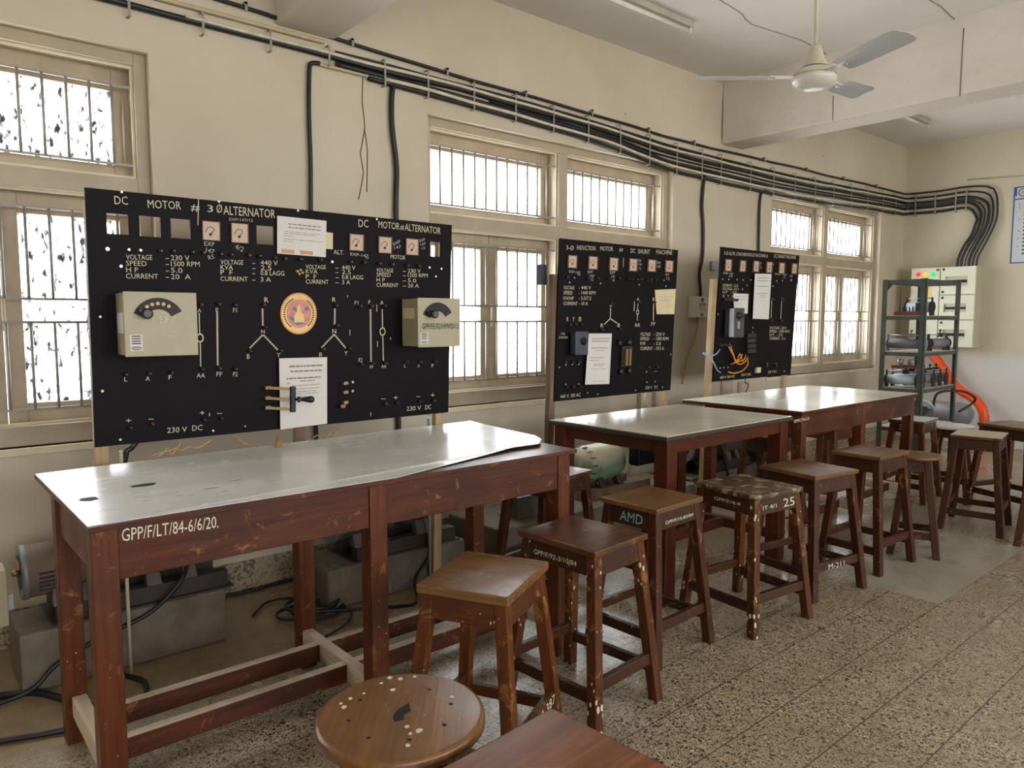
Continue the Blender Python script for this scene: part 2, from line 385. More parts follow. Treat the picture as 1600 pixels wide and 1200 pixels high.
    def text(s, st, p0, p1, cap, n, lift=.0006, thick=.0012, bold=.012):
        """painted words from baseline point p0 to p1, letter height cap, on a surface with normal n"""
        p0 = V(p0); p1 = V(p1); n = V(n).normalized(); u = (p1 - p0); L = u.length; u.normalize(); v = n.cross(u).normalized()
        cu = bpy.data.curves.new('t', 'FONT'); cu.body = st; cu.size = 1; cu.resolution_u = 2; cu.offset = 0
        ob = bpy.data.objects.new('t', cu); me = bpy.data.meshes.new_from_object(ob)
        if len(me.vertices):
            xs = [a.co.x for a in me.vertices]; x0, x1 = min(xs), max(xs); ch = .70
            vs = [s.bm.verts.new(p0 + u * ((a.co.x - x0) / max(x1 - x0, 1e-5) * L) + v * (a.co.y / ch * cap) + n * (lift + thick)) for a in me.vertices]
            for f in me.polygons:
                try: s.bm.faces.new([vs[i] for i in f.vertices])
                except ValueError: pass
        bpy.data.objects.remove(ob); bpy.data.curves.remove(cu); bpy.data.meshes.remove(me)
        return s
    def build(s, name, mat, parent=None, bevel=0.0, world=True, recalc=True):
        if recalc: bmesh.ops.recalc_face_normals(s.bm, faces=s.bm.faces)
        me = bpy.data.meshes.new(name); s.bm.to_mesh(me); s.bm.free()
        me.materials.append(M[mat] if isinstance(mat, str) else mat)
        o = bpy.data.objects.new(name, me); COL.objects.link(o)
        if parent is not None: attach(o, parent, world)
        if bevel:
            b = o.modifiers.new('bevel', 'BEVEL'); b.width = bevel; b.segments = 2; b.limit_method = 'ANGLE'
        return o
def wm(o):
    m = o.matrix_basis.copy()
    return wm(o.parent) @ o.matrix_parent_inverse @ m if o.parent else m
def attach(o, parent, world=True):
    if world: inv = wm(parent).inverted(); o.parent = parent; o.matrix_parent_inverse = inv
    else: o.parent = parent
def tag(o, label=None, cat=None, group=None, kind=None):
    if label: o['label'] = label
    if cat: o['category'] = cat
    if group: o['group'] = group
    if kind: o['kind'] = kind
    return o
def thing(name, label, cat, loc, rot=0, group=None):
    o = bpy.data.objects.new(name, None); COL.objects.link(o); o.location = loc; o.rotation_euler = (0, 0, rot); o.empty_display_size = .1
    return tag(o, label, cat, group)
def struct(name, mb, mat, parent=None, bevel=0):
    o = mb.build(name, mat, parent, bevel); o['kind'] = 'structure'; return o

# ------------------------------------------------------------------ room shell
def wall_with_holes(x0, x1, holes, z0, z1):
    mb = MB(); ys = [BY - .2]
    for a, b in holes: ys += [a, b]
    ys.append(FY + .2)
    for i in range(len(ys) - 1):
        if i % 2 == 0: mb.box(x0, x1, ys[i], ys[i + 1], 0, CZ + .1)
        else: mb.box(x0, x1, ys[i], ys[i + 1], 0, z0); mb.box(x0, x1, ys[i], ys[i + 1], z1, CZ + .1)
    return mb
struct('floor', MB().box(WX - .25, RX + .2, BY - .2, FY + .2, -.1, 0), 'floor')
mb = MB().box(WX - .25, RX + .2, BY - .2, 5.85, CZ, CZ + .12); mb.box(WX - .25, RX + .2, 5.85, FY + .2, CZ + .03, CZ + .12)
CEIL = struct('ceiling', mb, 'ceil')
WL = struct('wall_left', wall_with_holes(WX - .25, WX, WIN, WZ0, WZ1), 'wall')
struct('wall_right', wall_with_holes(RX, RX + .2, RWIN, RZ0, RZ1), 'wall')
struct('wall_far', MB().box(WX, RX, FY, FY + .2, 0, CZ + .05), 'far')
struct('wall_back', MB().box(WX, RX, BY - .2, BY, 0, CZ + .05), 'wall')
struct('trim_1', MB().box(WX, RX, 1.665, 2.0, 2.995, CZ + .01), 'beam', bevel=.012)
BM2 = struct('trim_2', MB().box(WX, RX, 5.735, 6.06, 2.995, CZ + .04), 'beam', bevel=.012)
mb = MB()
mb.box(WX, WX + .014, BY, FY, 0, .165); struct('baseboard_left', mb, 'skirt')
# cracks in the plaster
mb = MB()
for a in ([(567, 118), (566, 160), (570, 200), (563, 240), (568, 270), (560, 312)], [(569, 200), (574, 236), (573, 300)], [(443, 0), (445, 18), (443, 33)]):
    mb.tube([onx(x, y, WX + .001) for x, y in a], .0035, 5, 2)
struct('plaster_crack', mb, plain('crack_brown', (128, 92, 60), .8), WL)
mb = MB()
for a in ([(1125, 0), (1160, 22), (1175, 38), (1250, 62), (1290, 84)], [(1440, -6), (1470, 10), (1505, 38), (1560, 30), (1600, 20)]):
    mb.tube([onz(x, y, CZ - .001) for x, y in a], .004, 5, 2)
struct('ceiling_crack', mb, plain('crack_grey', (140, 132, 120), .8), CEIL)
mb = MB()
for a in ([(1506, 44), (1503, 90), (1500, 150)], [(1302, 150), (1301, 188)], [(1128, 140), (1129, 180), (1127, 218)]):
    mb.tube([ony(x, y, 5.734) for x, y in a], .004, 5, 2)
struct('beam_crack', mb, 'grayink', BM2)

# ------------------------------------------------------------------ windows
def window(i, y0, y1, dirty):
    fx0, fx1 = WX - .17, WX - .055
    mb = MB(); f = .055
    mb.box(fx0, fx1, y0, y0 + f, WZ0, WZ1); mb.box(fx0, fx1, y1 - f, y1, WZ0, WZ1)
    mb.box(fx0, fx1, y0 + f, y1 - f, WZ1 - .055, WZ1); mb.box(fx0, fx1, y0 + f, y1 - f, WZ0, WZ0 + .09)
    c = (y0 + y1) / 2
    mb.box(fx0, fx1, c - .045, c + .045, WZ0 + .09, WZ1 - .055)
    for a, b in ((y0 + f, c - .045), (c + .045, y1 - f)): mb.box(fx0, fx1, a, b, 2.035, 2.125)
    fr = struct('window_%d' % i, mb, 'frame', bevel=.004)
    mb = MB().box(WX - .055, WX + .012, y0 - .02, y1 + .02, WZ0 - .035, WZ0); struct('window_sill', mb, 'sill', fr, .004)
    for h, (a, b) in enumerate(((y0 + f, c - .045), (c + .045, y1 - f))):
        # hopper sash above
        def sash(ya, yb, za, zb, st, tp, bt, px, mat):
            m = MB(); x0, x1 = fx0 - .045, fx0 - .0005; ya -= .014; yb += .014; za -= .012; zb += .012; st += .014; tp += .012; bt += .012
            m.box(x0, x1, ya, ya + st, za, zb); m.box(x0, x1, yb - st, yb, za, zb); m.box(x0, x1, ya + st, yb - st, zb - tp, zb); m.box(x0, x1, ya + st, yb - st, za, za + bt)
            s_ = struct('window_sash', m, 'sash', fr, .003)
            struct('window_pane', MB().box(x0 + .016, x0 + .020, ya + st, yb - st, za + bt, zb - tp), mat, s_)
        sash(a + .004, b - .004, 2.128, WZ1 - .057, .07, .105, .07, 0, 'pane_dirty' if dirty else 'pane_clear')
        mid = (a + b) / 2
        sash(a + .004, mid - .016, WZ0 + .092, 2.033, .06, .10, .09, 0, 'pane_dirty' if dirty else 'pane_clear')
        sash(mid + .016, b - .004, WZ0 + .092, 2.033, .06, .10, .09, 0, 'pane_dirty' if dirty else 'pane_clear')
        gx = fx1 - .03
        m = MB(); n = 11
        ys = [a + (b - a) * (k + 1) / (n + 1) for k in range(n)]
        zt, zb_ = WZ1 - .155, 2.19
        for z in (zt, zb_): m.box(gx - .003, gx + .003, a, b, z - .006, z + .006)
        for y in ys: m.cyl((gx, y, zb_), (gx, y, zt), .0065, seg=8)
        for z in (1.955, 1.545, 1.44, 1.045): m.box(gx - .003, gx + .003, a, b, z - .006, z + .006)
        for y in ys: m.cyl((gx, y, 1.545), (gx, y, 1.955), .0065, seg=8); m.cyl((gx, y, 1.045), (gx, y, 1.44), .0065, seg=8)
        struct('window_grille', m, 'bar', fr)
        m = MB()
        for za, zb_2 in ((2.125, WZ1 - .055), (WZ0 + .09, 2.035)):
            m.box(gx + .004, gx + .010, a + .0005, b - .0005, zb_2 - .013, zb_2 - .0005); m.box(gx + .004, gx + .010, b - .013, b - .0005, za, zb_2 - .013); m.box(gx + .004, gx + .010, a + .0005, a + .013, za, zb_2 - .013); m.box(gx + .004, gx + .010, a + .013, b - .013, za + .0005, za + .013)
        struct('grille_border', m, 'sill', fr)
        m = MB(); m.cyl((fx0 + .02, b - .03, 2.2), (fx0 + .02, b - .03, 2.5), .006, seg=8); m.cyl((fx0 + .03, mid, 1.40), (fx0 + .03, mid, 1.56), .008, seg=8)
        struct('window_latch', m, 'frame', fr)
window(1, *WIN[0], True); window(2, *WIN[1], False); window(3, *WIN[2], False)

# ------------------------------------------------------------------ lab tables
def text_part(parent, st, p0, p1, cap, n, mat='stencil', name='lettering', bold=.004):
    return MB().text(st, p0, p1, cap, n, bold=bold).build(name, mat, parent, recalc=False)
T = thing('lab_table', 'longest brown table, nearest the camera, with white top torn at its right end', 'table', (-2.6, 1.3, 0))
x0, x1, y0, y1 = -3.1, -2.195, .39, 2.245
MB().box(x0, x1, y0, y1, .880, .897).build('table_board', 'th', T, .0012)
zt = .8975
pts = [onz(55, 740, .9), onz(137, 822, .9), onz(620, 745.5, .9), onz(757, 713, .9), onz(800, 703, .9), onz(842, 697, .9), onz(846, 690, .9), onz(836, 684, .9), onz(790, 672, .9), onz(735, 657, .9)]
mb = MB(); mb.poly([V((p.x, p.y, zt + (.012 if 4 <= i <= 7 else .006 if i in (3, 8) else 0))) for i, p in enumerate(pts)], (0, 0, 1), .0015)
tag(mb.build('laminate_sheet', 'lam', T), 'white laminate, torn and lifting at the right end')
mb = MB()
def blot(mb, cx, cy, a, b, z, rot=0, k=12, ht=.0006):
    P = []
    for i in range(k):
        t = 2 * math.pi * i / k; rr = random.uniform(.75, 1.15); x = a * math.cos(t) * rr; y = b * math.sin(t) * rr
        P.append(V((cx + x * math.cos(rot) - y * math.sin(rot), cy + x * math.sin(rot) + y * math.cos(rot), z)))
    mb.poly(P, (0, 0, 1), ht)
for (px, py, a, b) in ((138, 779, .034, .030), (225, 757, .022, .045), (375, 749, .004, .06), (648, 702, .005, .016), (575, 698, .003, .02), (330, 762, .003, .03), (560, 708, .003, .05), (440, 724, .003, .06)):
    q = onz(px, py, .9012); mb = MB(); blot(mb, q.x, q.y, a, b, zt + .0016); mb.build('worn_hole', 'hole', T)
LX = [(-2.235, 'front'), (-2.84, 'back')]
for lx, s in LX:
    for ly in (.428, 1.275, 2.175):
        yy = ly + (0 if s == 'front' else .01)
        MB().box(lx - .034, lx + .034, yy - .034, yy + .034, 0, .880).build('leg', 'tv', T, .004)
MB().box(-2.237, -2.207, .4615, 1.2405, .735, .880).build('apron', 'th', T, .003)
MB().box(-2.237, -2.207, 1.3095, 2.1405, .735, .880).build('apron', 'th', T, .003)
MB().box(-2.85, -2.822, .472, 2.14, .735, .880).build('apron', 'th', T, .003)
for yy in (.43, 2.17): MB().box(-2.806, -2.269, yy - .014, yy + .014, .735, .880).build('apron', 'tx', T, .003)
for yy in (.445, 1.275, 2.175): MB().box(-2.80, -2.27, yy - .022, yy + .022, .10, .172).build('cross_rail', 'litdustx' if yy > .5 else 'litdustx', T, .004)
for xx in (-2.655, -2.43):
    for ya, yb in ((.468, 1.252), (1.298, 2.152)):
        MB().box(xx - .018, xx + .018, ya, yb, .098, .168).build('long_rail', 'th', T, .003)
        MB().box(xx - .017, xx + .017, ya, yb, .1681, .1695).build('lit_rail_dust', 'dustwood', T)  # dust layer on the rail top, with window light painted in
mb = MB().text('GPP/F/LT/84-6/6/20.', onx(190, 846, -2.207), onx(341, 824, -2.207), .036, (1, 0, 0)); mb.build('lettering', 'stencil', T, recalc=False)

T = thing('lab_table', 'shorter middle table with cream top and thick dark edge on red-brown legs', 'table', (-2.65, 3.5, 0))
x0, x1, y0, y1 = -3.07, -2.225, 2.905, 4.12; TZ = .877
MB().box(x0, x1, y0, y1, TZ - .028, TZ - .003).build('table_board', 'darkedge', T, .006)
MB().box(x0 + .008, x1 - .008, y0 + .008, y1 - .008, TZ - .003, TZ).build('laminate_sheet', 'lam2', T)
for lx in (-2.285, -3.01):
    for ly in (2.975, 4.05): MB().box(lx - .042, lx + .042, ly - .042, ly + .042, 0, TZ - .028).build('leg', 'tdv', T, .004)
for lx in (-2.262, -3.03): MB().box(lx - .013, lx + .013, 3.017, 4.008, TZ - .095, TZ - .028).build('apron', 'tdh', T, .003)
for ly in (2.955, 4.07): MB().box(-2.97, -2.325, ly - .013, ly + .013, TZ - .095, TZ - .028).build('apron', 'tdx', T, .003)
for ly in (2.975, 4.05): MB().box(-2.97, -2.325, ly - .02, ly + .02, .13, .19).build('cross_rail', 'tdx', T, .003)
MB().box(-2.67, -2.63, 2.995, 4.03, .13, .19).build('long_rail', 'tdh', T, .003)

T = thing('lab_table', 'farthest long table with pale top and deep brown apron, end-on to the middle table', 'table', (-2.7, 5.2, 0))
x0, x1, y0, y1 = -3.16, -2.26, 4.29, 6.06; TZ = .888
MB().box(x0, x1, y0, y1, TZ - .024, TZ - .003).build('table_board', 'th', T, .004)
MB().box(x0 + .002, x1 - .002, y0 + .002, y1 - .002, TZ - .003, TZ).build('laminate_sheet', 'lam2', T)
for lx in (-2.305, -2.95):
    for ly in (4.34, 5.17, 6.0): MB().box(lx - .033, lx + .033, ly - .033, ly + .033, 0, TZ - .024).build('leg', 'tv', T, .004)
for ya, yb in ((4.373, 5.137), (5.203, 5.967)): MB().box(-2.300, -2.2725, ya, yb, TZ - .165, TZ - .024).build('apron', 'th', T, .003)
MB().box(-2.96, -2.932, 4.373, 5.967, TZ - .165, TZ - .024).build('apron', 'th', T, .003)
for ly in (4.325, 6.015): MB().box(-2.917, -2.338, ly - .014, ly + .014, TZ - .165, TZ - .024).build('apron', 'tx', T, .003)
for ly in (4.34, 5.17, 6.0): MB().box(-2.917, -2.338, ly - .022, ly + .022, .11, .175).build('cross_rail', 'litdustx', T, .004)
for xx in (-2.43,):
    for ya, yb in ((4.362, 5.148), (5.192, 5.978)): MB().box(xx - .018, xx + .018, ya, yb, .11, .17).build('long_rail', 'th', T, .003)
MB().text('GPP/F/LT/84-6/20', onx(1240, 661, -2.272), onx(1264, 656, -2.272), .020, (1, 0, 0)).build('lettering', 'stencil', T, recalc=False)

# ------------------------------------------------------------------ stools
def stool(label, loc, rot, wx, dy, h, mtop='s_dktop', mleg='s_dkv', mrail='s_dkh', rnd=False, splay=.06, leg=.042, thick=.024, apron=.075, sz=(.13, .17), group='wooden lab stools', laminate=None):
    S = thing('lab_stool', label, 'stool', (loc[0], loc[1], 0), R(rot), group)
    hx, hy = wx / 2, dy / 2
    if rnd:
        mb = MB().lathe((0, 0, h - thick), (0, 0, 1), [(0, hx - .006), (.006, hx), (thick - .008, hx), (thick - .002, hx - .004), (thick, hx - .010)], 48)
        mb.build('seat', mtop, S, world=False)
    else:
        MB().box(-hx, hx, -hy, hy, h - thick, h).build('seat', mtop, S, .006, False)
    if laminate: MB().box(-hx + .002, hx - .002, -hy + .002, hy - .002, h + .0002, h + .002).build('seat_laminate', laminate, S, 0, False)
    zt = h - thick; k = .66 if rnd else 1
    tx, ty = hx * k - .012 - leg / 2, hy * k - .012 - leg / 2
    at = lambda sx_, sy_, z: V((sx_ * (tx + splay * (1 - z / zt)), sy_ * (ty + splay * (1 - z / zt)), z))
    for sx_ in (-1, 1):
        for sy_ in (-1, 1): MB().hexa(at(sx_, sy_, 0), at(sx_, sy_, zt), (leg, leg), (leg, leg)).build('leg', mleg, S, .004, False)
    def rail(name, side, s, z0, z1, t, out):
        za = at(1, 1, z0); zb = at(1, 1, z1)
        m = MB()
        if side == 'x':
            ya, yb = s * (za.y + out), s * (zb.y + out)
            m.quadbox([(-za.x + leg / 2 - .002, ya - t / 2, z0), (za.x - leg / 2 + .002, ya - t / 2, z0), (za.x - leg / 2 + .002, ya + t / 2, z0), (-za.x + leg / 2 - .002, ya + t / 2, z0),
                       (-zb.x + leg / 2 - .002, yb - t / 2, z1), (zb.x - leg / 2 + .002, yb - t / 2, z1), (zb.x - leg / 2 + .002, yb + t / 2, z1), (-zb.x + leg / 2 - .002, yb + t / 2, z1)])
        else:
            xa, xb = s * (za.x + out), s * (zb.x + out)
            m.quadbox([(xa - t / 2, -za.y + leg / 2 - .002, z0), (xa + t / 2, -za.y + leg / 2 - .002, z0), (xa + t / 2, za.y - leg / 2 + .002, z0), (xa - t / 2, za.y - leg / 2 + .002, z0),
                       (xb - t / 2, -zb.y + leg / 2 - .002, z1), (xb + t / 2, -zb.y + leg / 2 - .002, z1), (xb + t / 2, zb.y - leg / 2 + .002, z1), (xb - t / 2, zb.y - leg / 2 + .002, z1)])
        return m.build(name, mrail, S, .003, False)
    for s in (-1, 1):
        rail('apron', 'x', s, zt - apron, zt - .001, .02, leg / 2 - .013)
        rail('apron', 'y', s, zt - apron, zt - .001, .02, leg / 2 - .013)
        rail('stretcher', 'x', s, sz[0] - .02, sz[0] + .022, .024, 0)
        rail('stretcher', 'y', s, sz[1] - .02, sz[1] + .022, .024, 0)
    S['_at'] = 0; del S['_at']
    S_info[S.name] = (at, zt, leg)
    return S
S_info = {}
def stool_text(S, st, side, u0, u1, z, cap, mat='stencil', rail_z=None):
    """words on the apron (or stretcher) facing 'side' in the stool's own frame; u0..u1 fractions across"""
    at, zt, leg = S_info[S.name]; q = at(1, 1, z)
    out = leg / 2 - .013 + .010 if rail_z is None else .012
    tilt = .1
    if side == '-y': p = lambda u: V((-q.x + 2 * q.x * u, -q.y - out - .0016, z)); n = V((0, -1, tilt))
    elif side == '+x': p = lambda u: V((q.x + out + .0016, -q.y + 2 * q.y * u, z)); n = V((1, 0, tilt))
    m = MB().text(st, p(u0), p(u1), cap, n, bold=.002); return m.build('lettering', mat, S, 0, False, recalc=False)
def fit(px, h):
    l, b, r, n = [onz(x, y, h) for x, y in px]
    ex = ((r - b) + (n - l)) / 2; ey = ((b - l) + (r - n)) / 2
    a1 = math.atan2(ex.y, ex.x); a2 = math.atan2(-ey.x, ey.y); a = (a1 + a2) / 2
    c = (l + b + r + n) / 4
    return (c.x, c.y), math.degrees(a), ex.length, ey.length
# nearest: round one and the square one cut by the frame
S = stool('round wooden stool with slotted seat, nearest the camera', (-1.245, .765), -40, .345, .345, .65, 's_rtop', 's_oakv', 's_oakh', True, .04, .05, .03)
mb = MB(); mb.poly([V((a, b, .6502)) for a, b in ((-.035, .012), (-.005, .02), (.012, .008), (.03, .010), (.036, -.008), (.018, -.014), (-.002, -.010), (-.02, .0))], (0, 0, 1), .0006)
mb.build('seat_slot', 'hole', S, 0, False)
mb = MB()
for k in range(8):
    a = k * math.pi / 4 + .3; MB().cyl((.105 * math.cos(a), .105 * math.sin(a), .6502), (.105 * math.cos(a), .105 * math.sin(a), .6507), .0045, seg=10).build('screw_hole', 'hole', S, 0, False)
mb = MB()
for (a, b, r) in ((-.06, .10, .008), (-.09, -.03, .010), (-.055, -.115, .008), (-.035, -.13, .007), (-.02, -.12, .010), (.055, .02, .009), (.07, .045, .012), (.08, .03, .006), (-.14, -.02, .010), (-.15, .01, .007), (-.145, -.045, .009), (-.12, -.06, .006), (.12, .03, .008), (-.075, -.09, .006)):
    mb = MB(); blot(mb, a, b, r * .72, r * .58, .6503, 0, 10); mb.build('paint_spot', 'stencil', S, 0, False)
S = stool('red-brown square stool in the foreground, cut off by the bottom edge', (-.875, .855), 4, .345, .345, .65, 's_fg', 's_dkv', 's_dkh', False, .03)
SQ = [
 ('oak square stool with grain-worn shiny seat beside the round stool', [(646, 913), (731, 859), (859, 874), (793, 938)], .64, ('s_top', 's_oakv', 's_oakh'), None, .03),
 ('paint-spattered dark square stool marked GPP, behind the grain-worn oak one', [(813, 830), (893, 802), (1011, 835), (930, 862)], .65, ('s_dktop', 's_splv', 's_dkh'), None, .024),
 ('dark square stool marked AMD in pale green', [(936, 777), (1013, 757), (1098, 776), (1028, 796)], .67, ('s_tan', 's_dkv', 's_dkh'), None, .024),
 ('flaking square stool with peeling paint on its seat, marked 25', [(1090, 752), (1156, 740), (1254, 759), (1179, 778)], .65, ('s_old', 's_splv', 's_dkh'), None, .024),
 ('dark square stool just behind the stool marked 25', [(1199, 726), (1250, 715), (1331, 732), (1274, 748)], .65, ('s_tan', 's_dkv', 's_dkh'), None, .024),
 ('tall dark square stool at the far end of the row, before the small round one', [(1300, 703), (1345, 694), (1422, 703), (1375, 716)], .675, ('s_tan', 's_dkv', 's_dkh'), None, .024),
 ('narrow-topped stool with buff seat standing clear in the far right', [(1484, 679), (1500, 670), (1575, 675), (1566, 688)], .66, ('s_dktop', 's_dkv', 's_dkh'), 'buff_top', .02),
]
sts = []
for lab, px, h, ms, lam, th in SQ:
    c, a, wx, dy = fit(px, h); wx = min(max(wx, .28), .39); dy = min(max(dy, .28), .36)
    sts.append(stool(lab, c, a, wx, dy, h, *ms, thick=th, laminate=lam, splay=.06))
stool_text(sts[0], 'M-387', '+x', .55, .95, .155, .03, 'stencil', 1)
stool_text(sts[1], 'GPP/F/92-3/10/84', '-y', .15, .80, .575, .018)
stool_text(sts[2], 'AMD', '-y', .32, .80, .588, .042, 'aqua')
stool_text(sts[2], 'GPP/F/10-83/84', '+x', .15, .85, .592, .014)
stool_text(sts[3], '25', '+x', .62, .90, .568, .040)
stool_text(sts[3], 'IT 4/1', '+x', .12, .45, .575, .018)
stool_text(sts[3], 'GPP/F/4-9', '-y', .30, .80, .585, .016)
stool_text(sts[4], 'M-211', '+x', .28, .62, .152, .028, 'stencil', 1)
q = onz(1434, 709, .62)
stool('small round stool beyond the row of square ones', (q.x, q.y), 20, .27, .27, .62, 's_tan', 's_dkv', 's_dkh', True, .07)
s9 = stool('white-topped square stool marked 3 behind the end of the farthest table', (-2.40, 6.36), 4, .27, .36, .65, 's_dktop', 's_oakv', 's_dkh', laminate='white_top')
stool_text(s9, '3', '-y', .26, .40, .575, .04)
stool('round white-topped stool in front of the metal rack', (-2.25, 6.77), 10, .345, .345, .575, 'white_top', 's_oakv', 's_dkh', True, .07)
stool('broad brown square stool against the right edge, behind the buff one', (-1.70, 6.52), -22, .42, .36, .66, 's_tan', 's_splv', 's_dkh')
s13 = stool('stool cut off by the right edge with only a splayed leg in view', (-1.26, 5.73), 12, .34, .34, .65, 's_dktop', 's_dkv', 's_dkh')
stool_text(s13, 'M-3', '-y', .1, .3, .15, .025, 'stencil', 1)
stool('white-topped square stool half hidden behind the nearest table', (-2.80, 2.64), 8, .34, .34, .655, 's_dktop', 's_dkv', 's_dkh', laminate='white_top')
stool('dark stool pushed under the near end of the farthest table', (-2.735, 4.755), 4, .31, .31, .64, 's_dktop', 's_dkv', 's_dkh')
stool('brown stool pushed under the far end of the farthest table', (-2.735, 5.585), -4, .31, .31, .64, 's_top', 's_oakv', 's_oakh')

# ------------------------------------------------------------------ display boards
def panel_mesh(y0, y1, z0, z1, holes, th=.012):
    """flat panel in the leaning board plane, holes given in (y0,y1,z0,z1)"""
    mb = MB(); ys = sorted({y0, y1, *[h[0] for h in holes], *[h[1] for h in holes]}); zs = sorted({z0, z1, *[h[2] for h in holes], *[h[3] for h in holes]})
    P = lambda y, z, o: B0 + BU * y + BV * ((z - .96) / BV.z) + BN * o
    cell = lambda i, j: 0 <= i < len(ys) - 1 and 0 <= j < len(zs) - 1 and not any(h[0] <= (ys[i] + ys[i + 1]) / 2 <= h[1] and h[2] <= (zs[j] + zs[j + 1]) / 2 <= h[3] for h in holes)
    vt = {}
    def v(i, j, o):
        if (i, j, o) not in vt: vt[(i, j, o)] = mb.bm.verts.new(P(ys[i], zs[j], 0 if o else -th))
        return vt[(i, j, o)]
    for i in range(len(ys) - 1):
        for j in range(len(zs) - 1):
            if not cell(i, j): continue
            mb.bm.faces.new((v(i, j, 1), v(i + 1, j, 1), v(i + 1, j + 1, 1), v(i, j + 1, 1))); mb.bm.faces.new((v(i, j, 0), v(i, j + 1, 0), v(i + 1, j + 1, 0), v(i + 1, j, 0)))
            for di, dj, e in ((-1, 0, ((i, j), (i, j + 1))), (1, 0, ((i + 1, j), (i + 1, j + 1))), (0, -1, ((i, j), (i + 1, j))), (0, 1, ((i, j + 1), (i + 1, j + 1)))):
                if not cell(i + di, j + dj):
                    a, b = e; mb.bm.faces.new((v(*a, 1), v(*b, 1), v(*b, 0), v(*a, 0)))
    return mb
def rect(px):
    x0, y0, x1, y1 = px; a = onb(x0, (y0 + y1) / 2); b = onb(x1, (y0 + y1) / 2); c = onb((x0 + x1) / 2, y0); d = onb((x0 + x1) / 2, y1)
    return (a.y, b.y, d.z, c.z)
def zb(z): return B0 + BV * ((z - .96) / BV.z)
def btext(mb, st, x0, y0, x1, y1, cap, bold=.006):
    a, b, t = onb(x0, y0), onb(x1, y1), onb(x0, y0 - cap)
    if isinstance(mb, MB): mb.text(st, a, b, (t - a).length, BN, bold=bold)
    else: MB().text(st, a, b, (t - a).length, BN, bold=bold).build(mb[0], mb[1], mb[2], recalc=False)
def bslab(mb, px, t0, t1):
    y0, y1, z0, z1 = rect(px); a = zb(z0) + BU * y0; h = (zb(z1) - zb(z0)).length
    mb.frame(a + BN * t0, BU, BV, BN, y1 - y0, h, t1 - t0)
    return a, y1 - y0, h
DG = {'b': None}
def stroke(mb, pts, wdt, off=.0012):
    if mb is None:
        m = MB(); stroke(m, pts, wdt, off); m.build('circuit_line', 'letter', DG['b']); return
    for a, b in zip(pts, pts[1:]):
        a, b = onb(*a), onb(*b); d = (b - a).normalized(); s = BN.cross(d).normalized() * wdt / 2
        mb.poly([a - s + BN * off, b - s + BN * off, b + s + BN * off, a + s + BN * off], BN, .0008)
def coil(mb, p, q, n=14, wdt=.0045):
    if mb is None:
        m = MB(); coil(m, p, q, n, wdt); m.build('coil_symbol', 'letter', DG['b']); return
    p, q = V((*p, 0)), V((*q, 0)); d = (q - p); s = V((-d.y, d.x, 0)).normalized() * 1.6
    stroke(mb, [tuple((p)[:2]), tuple(q[:2])], .0035)
    for i in range(n):
        c = p + d * ((i + .5) / n); stroke(mb, [tuple((c - s)[:2]), tuple((c + s)[:2])], wdt * .8)
def ring(mb, x, y, r, wdt=.005, k=14):
    if mb is None:
        m = MB(); ring(m, x, y, r, wdt, k); m.build('armature_symbol', 'letter', DG['b']); return
    c = onb(x, y)
    for i in range(k):
        t0, t1 = 2 * math.pi * i / k, 2 * math.pi * (i + 1) / k
        f = lambda t, q: c + BU * math.cos(t) * q + BV * math.sin(t) * q * 1.25 + BN * .0012
        mb.poly([f(t0, r - wdt), f(t1, r - wdt), f(t1, r), f(t0, r)], BN, .0008)
def terminal(board, x, y, r=.010, mat='term', ln=.026, mesh={}):
    key = (r, mat, ln)
    if key not in mesh:
        mb = MB(); mb.lathe((0, 0, 0), BN, [(0, r * .7), (.004, r * .7), (.005, r), (ln * .55, r), (ln * .6, r * .55), (ln, r * .45)], 10)
        o = mb.build('terminal', mat); mesh[key] = o.data; bpy.data.objects.remove(o)
    o = bpy.data.objects.new('terminal', mesh[key]); COL.objects.link(o); o.location = onb(x, y, .0005); attach(o, board)
    return o
def screw(board, x, y, r=.006, mesh={}):
    if r not in mesh:
        o = MB().cyl((0, 0, 0), BN * .003, r, r * .7, 10).build('screw', 'holewhite'); mesh[r] = o.data; bpy.data.objects.remove(o)
    o = bpy.data.objects.new('screw', mesh[r]); COL.objects.link(o); o.location = onb(x, y, .0004); attach(o, board)
def meter(board, px, needle=True):
    fr = MB(); x0, y0, x1, y1 = px; bslab(fr, (x0 - 1.4, y0 - 1.4, x1 + 1.0, y1 + 1.4), .0006, .010)
    f = fr.build('meter', 'meterframe', board, .002)
    m = MB(); a, w_, h_ = bslab(m, (x0, y0, x1 - 1.5, y1), .0101, .012); m.build('meter_dial', 'meter', f)
    if needle:
        m = MB(); c = a + BN * .0121 + BU * w_ * .45 + BV * h_ * .3
        P = [c + BU * (.30 * w_ * math.cos(t)) + BV * (.42 * h_ * math.sin(t)) for t in [2.9 - .26 * i for i in range(10)]]
        for s, e in zip(P, P[1:]): m.beam(s, e, .0025, .001, BN)
        m.beam(c, c + BU * w_ * .18 + BV * h_ * .22, .003, .001, BN); m.cyl(c, c + BN * .003, w_ * .09, seg=10)
        m.build('meter_needle', 'ink', f)
    return f
